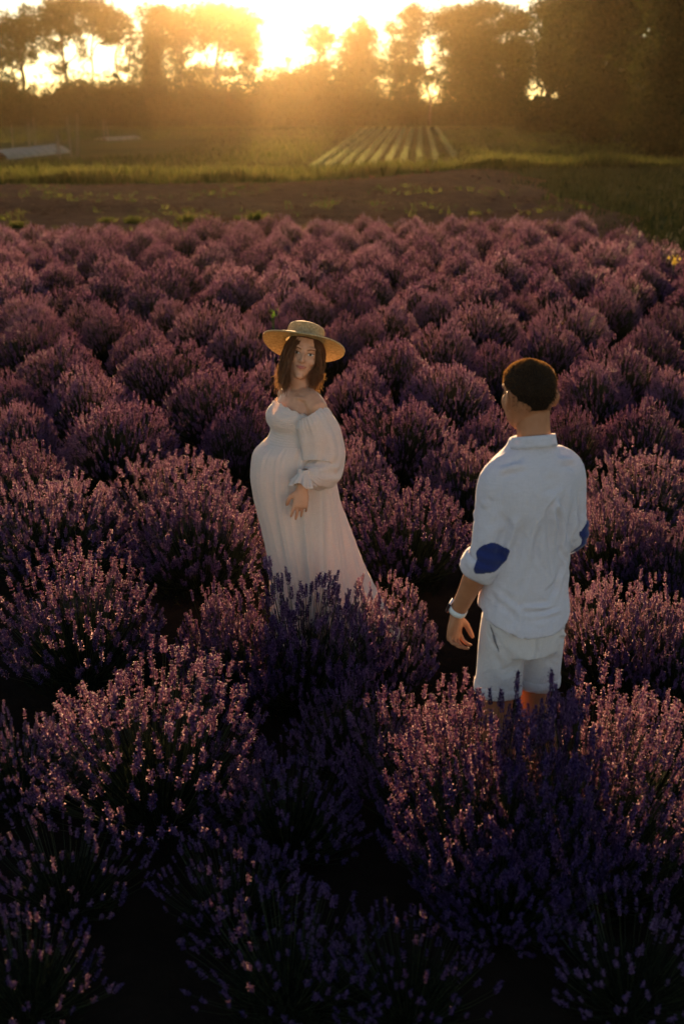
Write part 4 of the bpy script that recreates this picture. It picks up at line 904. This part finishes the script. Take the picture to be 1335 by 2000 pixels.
# ------------------------------------------------------------------ the woman
def build_woman():
    c0 = at_z(586, 770, 1.335); base = vv(c0[0], c0[1], 0); A = math.radians(120); Rm = rotz(A); Y0 = c0[1]
    e = empty('person', base); tag(e, 'pregnant woman in long white off-shoulder dress and straw hat, smiling over her shoulder', 'person', 'couple in the lavender')
    L = lambda x, y, z: Rm @ vv(x, y, z)
    px = lambda x, y, dy: at_y(x, y, Y0 + dy) - base
    r = np.random.default_rng(9)
    # head frame: facing the camera, tilted to the picture's right
    f = unit(vv(.0, -.985, .17)); up = unit(vv(.20, .10, 1)); rt = unit(np.cross(f, up)); up = np.cross(rt, f)
    Hm = np.stack([rt, f, up], 1); chin = px(583, 741, -.09) - f*.085; hs = 1.0
    hd = lambda x, y, z: chin + Hm @ (vv(x, y, z)*hs)
    parts = [xf(p, Hm, chin) for p in head_parts(hs, True)]
    neck0 = L(0, -.01, 1.335); parts.append(limb_solid([neck0 - vv(0, 0, .04), neck0 + vv(0, 0, .03), hd(0, -.012, .012), hd(0, -.02, .07)], [.066, .050, .046, .048], 18))
    shL, shR = L(-.158, -.01, 1.285), L(.158, -.01, 1.285)
    tor = zrings([(1.0, .13, .13, .09), (1.12, .125, .12, .09), (1.2, .135, .12, .095), (1.26, .14, .12, .095), (1.30, .135, .095, .09), (1.335, .11, .07, .075), (1.36, .065, .05, .055)], 30)
    parts.append(xf(loft_rings(tor), Rm, vv(0, 0, 0)))
    for s in (-1, 1): parts.append(limb_solid([L(s*.03, .0, 1.335), L(s*.10, -.005, 1.325), L(s*.155, -.01, 1.292)], [.045, .047, .046], 14)); parts.append(limb_solid([L(s*.02, .055, 1.325), L(s*.09, .045, 1.338), L(s*.15, .01, 1.325)], [.011, .010, .010], 8))
    elL = px(634, 902, .02); wrL = px(590, 950, -.24); tip = px(584, 1012, -.27)
    parts.append(limb_solid([shL, (shL + elL)/2 + vv(0, -.01, 0), elL, (elL + wrL)/2, wrL], [.044, .041, .034, .033, .024], 16))
    parts += hand(wrL, unit(tip - wrL), vv(.15, -1, .05), vv(-1, -.2, 0), .180, (.14, .2, .16), .08, (0, .03, .10, .22), .3, .92)
    elR = L(.19, -.06, 1.02); wrR = L(.17, .02, .82)
    parts.append(limb_solid([shR, (shR + elR)/2, elR, (elR + wrR)/2, wrR], [.044, .041, .034, .032, .024], 14)); parts += hand(wrR, L(-.4, .8, -.3), L(.6, .4, .3), vv(0, 0, 1), .172)
    for s in (-1, 1):     # legs under the skirt, feet on the ground
        parts.append(limb_solid([L(s*.08, 0, 1.0), L(s*.085, .01, .75), L(s*.085, .02, .46), L(s*.085, -.02, .3), L(s*.085, -.01, .08)], [.09, .075, .05, .05, .034], 14)); parts.append(limb_solid([L(s*.085, -.05, .035), L(s*.09, .04, .035), L(s*.095, .13, .022)], [.032, .033, .02], 10))
    V, F = remeshed(parts, .0042, 3)
    # eye sockets and the fold of the mouth
    Lc = (V - chin) @ Hm/hs; D = np.zeros(len(V))
    for s in (-1, 1): D += .0075*np.exp(-(((Lc[:, 0] - s*.031)/.015)**2 + ((Lc[:, 2] - .117)/.010)**2))*(Lc[:, 1] > .04)
    D += .003*np.exp(-((Lc[:, 0]/.022)**2 + ((Lc[:, 2] - .0555)/.0022)**2))*(Lc[:, 1] > .06)
    V = V - D[:, None]*(Hm @ vv(0, 1, 0)); bo = link('body', mesh_np('body', V, F, M_SKIN_W, smooth=True), e); tb = bvh(V, F)
    # face details
    dirn = -f
    def dec(name, x, z, ax, az, fn, mat, off=.0012, bulge=0, nx=24, ny=16, tilt=0.0):
        a = Hm @ vv(math.cos(tilt), 0, math.sin(tilt)); b = Hm @ vv(-math.sin(tilt), 0, math.cos(tilt))
        q = decal(tb, hd(x, .09, z), a*ax, b*az, dirn, fn, nx, ny, off, bulge)
        if len(q[1]): return link(name, mesh_np(name, *q, mat, smooth=True), bo)
    for s in (-1, 1):
        eye = lambda u, v: (1 - u*u) - abs(v)*1.15
        dec('eye', s*.031, .1165, .0145, .0062, eye, M_EYEW, .0015, .001, tilt=s*.06)
        dec('iris', s*.031, .1168, .0058, .0058, lambda u, v: 1 - u*u - v*v, M_IRIS, .0030)
        dec('eyelash', s*.0315, .1185, .017, .0062, lambda u, v: 1 if (.55*(1 - u*u) < v < .55*(1 - u*u) + .42) else 0, M_LASH, .0034, 0, 40, 24, tilt=s*.08)
        dec('eyelash', s*.0315, .1145, .015, .0055, lambda u, v: 1 if (-.75*(1 - u*u) - .18 < v < -.75*(1 - u*u)) else 0, M_LASH, .0026, 0, 40, 24)
        dec('eyebrow', s*.034, .1375, .020, .0075, lambda u, v: 1 if abs(v - (.35 - .55*(u*s - .15)**2)) < .30*(1 - .55*max(0, u*s)) else 0, M_HAIR_W, .0018, 0, 40, 24, tilt=s*.06)
    dec('lips', 0, .0560, .0290, .0078, lambda u, v: min(1, 2.0*((1 - u*u)*(.95 if v < .25*u*u else .8) - abs(v - .55*u*u))) if abs(v - .55*u*u) > .035 else 0, M_LIP, .0008, .0016, 44, 30)
    # hat
    he = empty('straw_hat', (0, 0, 0)); he.parent = e
    ha = unit(vv(.17, .50, .84)); hcn = hd(.010, -.018, .165); hf = frames(ha[None])[0]; m = 96; th = np.arange(m)*2*PI/m
    def ringh(rad, h, wav=0.0): return hcn + (rad*np.cos(th))[:, None]*hf[:, 0] + (rad*np.sin(th))[:, None]*hf[:, 1] + ha*(h + wav*np.sin(2*th + .8) + wav*.4*np.sin(3*th))[:, None]
    br = []
    for q in range(30):
        t = q/29; br.append(ringh(.086 + .104*t + .0007*(q % 2), -.016*t**2 + .0017*(q % 2), .008*t*t))
    br.append(ringh(.1905, -.0165, .008)); br.append(ringh(.190, -.0195, .008))
    for q in range(29, -1, -1): t = q/29; br.append(ringh(.086 + .104*t, -.0035 - .016*t**2 - .0017*(q % 2), .008*t*t))
    link('brim', mesh_np('brim', *sheet(br), M_STRAW, smooth=True), he)
    cr = []
    for q in range(22):
        t = q/21; cr.append(ringh(.088 - .006*t + .0024*(q % 2), -.004 + .068*t))
    for t in (.2, .5, .8): cr.append(ringh(.083 - .010*t*t, .064 + .010*math.sin(t*PI/2)))
    for q in range(14): t = (q + 1)/14; cr.append(ringh(.073*(1 - t) + .0005, .0745 + .002*t + .0008*(q % 2)))
    link('crown', mesh_np('crown', *sheet(cr), M_STRAW, smooth=True), he)
    # hair: an inner cap and strands that part above the left temple
    R = zrings([(z, hw + .007, min(f_ + .004, .075), max(b, .004) + .010) for z, hw, f_, b in HEAD_T if z > .09] + [(.231, .004, .004, .006)], 40, 3, 2.1)
    for ring in R:
        ring[:, 2] = np.where(ring[:, 1] > .035, np.maximum(ring[:, 2], .190), ring[:, 2])
    hv, hfc = xf(loft_rings(R*hs), Hm, chin)
    S = []
    for k in range(2600):
        side = 1 if r.random() < .42 else -1            # +1 = picture right
        back = r.random() < .45
        if side > 0: a0 = r.uniform(.15, 2.9)
        else: a0 = r.uniform(.05, 2.9)
        # start on the skull under the hat, parting a little right of centre
        yy0 = .072*math.cos(a0*.98); xx0 = .074*math.sin(a0)
        xs = side*max(xx0, .006) - .014*(a0 < .6)
        ys = yy0 + .004; zs = .178 - .02*(1 - math.sin(a0))
        if a0 < 1.0: zs = .200; ys = .058*math.cos(a0*.98)
        L1 = r.uniform(.85, 1.0)
        front = a0 < 1.0
        if side > 0 and front:            # the curtain that hides her right eye and falls to the collarbone
            xe = .040 + .028*a0 + r.normal(0, .006); ye = .100 - .022*a0; ze = -.050*L1 + r.normal(0, .014)
            pts = [(xs, ys, zs), (.034 + .032*a0, .092 - .022*a0, .140), (.040 + .030*a0, .094 - .022*a0, .095), (.044 + .028*a0, .096 - .022*a0, .035), (xe, ye, -.008), (xe - .004, ye - .012, ze)]
        elif side < 0 and front:
            pts = [(xs, ys, zs), (-.050 - .016*a0, .076 - .02*a0, .150), (-.068 - .010*a0, .064 - .02*a0, .10), (-.073 - .006*a0, .060 - .02*a0, .05), (-.066 + r.normal(0, .004), .053, .025), (-.060 + r.normal(0, .007), .043, .006 + r.normal(0, .012))]
        else:
            bx = side*(.080*math.sin(a0) + .008); by = min(ys - .012, .04)
            ze = .000 - .03*(side > 0) + r.normal(0, .014)
            pts = [(xs, ys, zs), (bx*1.03, by*1.05, .13), (bx*1.08, by*1.05, .07), (bx*1.08, by*1.0 - .005, .045), (bx*1.02 + r.normal(0, .006), by - .005, .02), (bx*.98 + r.normal(0, .012), by + r.normal(0, .01), ze)]
        P = np.array(pts) + r.normal(0, .0045, (6, 3))*np.array([.3, .6, 1, 1.1, 1.3, 1.6])[:, None]; P, _ = smooth_path(P, np.ones(6), 3); tt_ = np.linspace(0, 1, len(P)); ph_ = xs*60 + r.normal(0, .5); P[:, 0] += .0045*tt_*np.sin(13*tt_ + ph_); P[:, 1] += .004*tt_*np.cos(12*tt_ + ph_); P[:, 2] -= r.normal(0, .016)*tt_**3; S.append(chin + (P*hs) @ Hm.T)
    for k in range(260):         # loose flyaway hairs
        q = S[r.integers(0, len(S))]; t_ = np.linspace(0, 1, len(q))[:, None]; S.append(q + (Hm @ r.normal(0, .012, 3))*t_**1.5 + r.normal(0, .0015, q.shape))
    sv, sf = strands(S, .0012, None, '', r)
    V2, F2, _ = join([(hv, hfc, 0), (sv, sf, 0)]); link('hair', mesh_np('hair', V2, F2, M_HAIR_W, smooth=True), e)
    # dress: smocked bodice, gathered skirt
    m = 240; th = np.arange(m)*2*PI/m
    de = empty('dress', (0, 0, 0)); de.parent = e
    def rings_for(tbl, n, fn):
        T = np.array(tbl); P, B = smooth_path(T[:, :3], T[:, 3], n); Bk, _ = smooth_path(np.stack([T[:, 3]]*3, 1), T[:, 3], n); out = []
        for (z, hw, fr), bk in zip(P, Bk[:, 0]):
            c, s = np.cos(th), np.sin(th); rad = fn(z, th)
            out.append(np.stack([c*hw*rad[0], np.where(s > 0, s*fr, s*bk)*rad[0], z + rad[1]], 1) @ Rm.T)
        return np.array(out)
    def bod(z, t_):
        k = 1 + .004*np.sin(z*2*PI/.0105) + .0025*np.sin(70*t_ + 3*np.sin(z*300)) ; drop = -.055*np.clip((z - 1.20)/.12, 0, 1)**2*np.abs(np.cos(t_))**1.5 - .02*np.clip((z - 1.25)/.09, 0, 1)*(np.sin(t_) < 0)
        return k, drop + .0035*np.sin(22*t_)*np.clip((z - 1.295)/.02, 0, 1)
    B = rings_for([(1.105, .150, .184, .112), (1.14, .146, .150, .110), (1.175, .147, .138, .108), (1.215, .152, .158, .107), (1.25, .155, .160, .107), (1.282, .155, .144, .104), (1.304, .154, .124, .100), (1.314, .157, .120, .102)], 14, bod)
    bd = link('bodice', mesh_np('bodice', *sheet(B), M_DRESS, smooth=True), de); thick(bd, .003)
    ph = r.uniform(0, 6.28, 8)
    pl = [(int(n_), r.uniform(.3, 1), r.uniform(0, 6.28)) for n_ in r.choice(np.arange(14, 60), 12, False)]
    def skirt(z, t_):
        d = np.clip((1.125 - z)/1.1, 0, 1); g = np.exp(-d*6)
        slant = t_ + .55*d*d*np.sign(np.cos(t_))*0 + .25*d
        fold = ((.016*g*np.clip(d*40, .2, 1))*sum(a_*np.sin(n_*t_ + p_) for n_, a_, p_ in pl)*.55 + (.022 + .065*d)*((1 - 2*np.abs(np.sin(6.5*slant + ph[0] + .6*np.sin(2*t_)))**.8) + .6*(1 - 2*np.abs(np.sin(10.5*slant + ph[1] + .5*np.sin(3*t_)))))*np.clip(d*6, 0, 1)*(.45 + .55*np.abs(np.sin(t_*1.5 + ph[2]))) + (.05*d)*np.sin(5*slant + ph[3])*np.clip(d*3, 0, 1))
        tight = np.exp(-((t_ - PI/2)/.75)**2)*np.exp(-((z - .98)/.16)**2)       # the belly stretches the cloth smooth
        tb_ = np.angle(np.exp(1j*(t_ + 1.25))); flap = .22*np.exp(-(tb_/.13)**2)*np.exp(-((z - .36)/.07)**2) + .16*np.exp(-((tb_ - .22)/.12)**2)*np.exp(-((z - .22)/.06)**2)
        return 1 + fold*(1 - .6*tight) + flap, 0*t_
    SK = rings_for([(.035, .29, .075, .50), (.12, .265, .080, .45), (.25, .238, .095, .39), (.45, .211, .136, .305), (.65, .195, .182, .240), (.82, .186, .225, .184), (.94, .180, .246, .155), (1.02, .174, .244, .138), (1.075, .165, .228, .124), (1.11, .154, .190, .114), (1.122, .149, .176, .111)], 14, skirt)
    sk = link('skirt', mesh_np('skirt', *sheet(SK), M_DRESS, smooth=True), de); thick(sk, .002)
    # puff sleeves with ruffled cuffs
    def sleeve(P, Rr, fl_dir, name='sleeve'):
        P2, R2 = smooth_path(P, Rr, 9); n = len(P2); d = np.gradient(P2, axis=0); d /= np.linalg.norm(d, axis=1, keepdims=True); s0 = vv(1, 0, .2); X = s0 - d*(d @ s0)[:, None]; X /= np.linalg.norm(X, axis=1, keepdims=True); Y = np.cross(d, X); mm = 120; t_ = np.arange(mm)*2*PI/mm; rg = []
        for i in range(n):
            u = i/(n - 1); g0 = math.exp(-(u/.16)**2); g1 = math.exp(-((1 - u)/.14)**2)
            k = 1 + (.05*g0 + .07*g1)*np.sin(24*t_ + 2*np.sin(3*t_)) + .055*np.sin(5*t_ + 5*u + 1) *math.sin(PI*u) + .05*np.sin(9*t_ - 3*u)*math.sin(PI*u) + .03*math.sin(14*u + 1)*np.sin(2*t_ + 1)*math.sin(PI*u)
            rg.append(P2[i] + (R2[i]*k*np.cos(t_))[:, None]*X[i] + (R2[i]*k*np.sin(t_))[:, None]*Y[i])
        so = thick(link(name, mesh_np(name, *sheet(rg), M_DRESS, smooth=True), de), .002)
        rg = []; rw = R2[-1]; o0 = P2[-1]; dn = unit(fl_dir); Xe = unit(X[-1] - dn*(X[-1] @ dn)); Ye = np.cross(dn, Xe)
        for q in range(-3, 9):
            u = q/8; k = 1 + .9*max(u, 0) + .30*u*np.sin(9*t_ + 1.3) + .12*u*np.sin(17*t_); rg.append(o0 + dn*(.052*u) + (rw*k*np.cos(t_))[:, None]*Xe + (rw*k*np.sin(t_))[:, None]*Ye + dn*(.010*u*np.sin(4*t_))[:, None])
        thick(link('ruffle', mesh_np('ruffle', *sheet(rg), M_DRESS, smooth=True), de), .0015)
    sleeve([px(603, 806, -.13), px(612, 822, -.13), px(622, 850, -.12), px(627, 888, -.12), px(626, 918, -.15), px(608, 930, -.21), px(594, 926, -.24)], np.array([.066, .088, .100, .104, .094, .056, .030]), wrL - px(596, 915, -.22))
    sleeve([L(.155, -.01, 1.275), L(.165, -.02, 1.22), L(.18, -.04, 1.14), L(.19, -.05, 1.05), L(.185, -.04, .96), L(.178, -.02, .90)], np.array([.058, .07, .075, .072, .06, .03]), wrR - elR)
    return e
m, t, out = nmat('straw'); M_STRAW = m
tc = N(t, 'ShaderNodeTexCoord'); n1 = N(t, 'ShaderNodeTexNoise', Scale=90.0, Detail=4.0); n2 = N(t, 'ShaderNodeTexNoise', Scale=9.0, Detail=3.0)
t.links.new(tc.outputs['Object'], n1.inputs[0]); t.links.new(tc.outputs['Object'], n2.inputs[0])
cc = ramp(t, n1.outputs[0], [(.3, (.38, .26, .11)), (.7, (.66, .50, .27))])
p = N(t, 'ShaderNodeBsdfPrincipled', Roughness=.6); t.links.new(cc, p.inputs['Base Color']); b = N(t, 'ShaderNodeBump', Strength=.5, Distance=.003); t.links.new(n1.outputs[0], b.inputs['Height']); t.links.new(b.outputs[0], p.inputs['Normal'])
tr = N(t, 'ShaderNodeBsdfTranslucent'); t.links.new(cc, tr.inputs[0]); mx = N(t, 'ShaderNodeMixShader'); mx.inputs[0].default_value = .3
t.links.new(p.outputs[0], mx.inputs[1]); t.links.new(tr.outputs[0], mx.inputs[2]); t.links.new(mx.outputs[0], out.inputs[0])
build_woman()
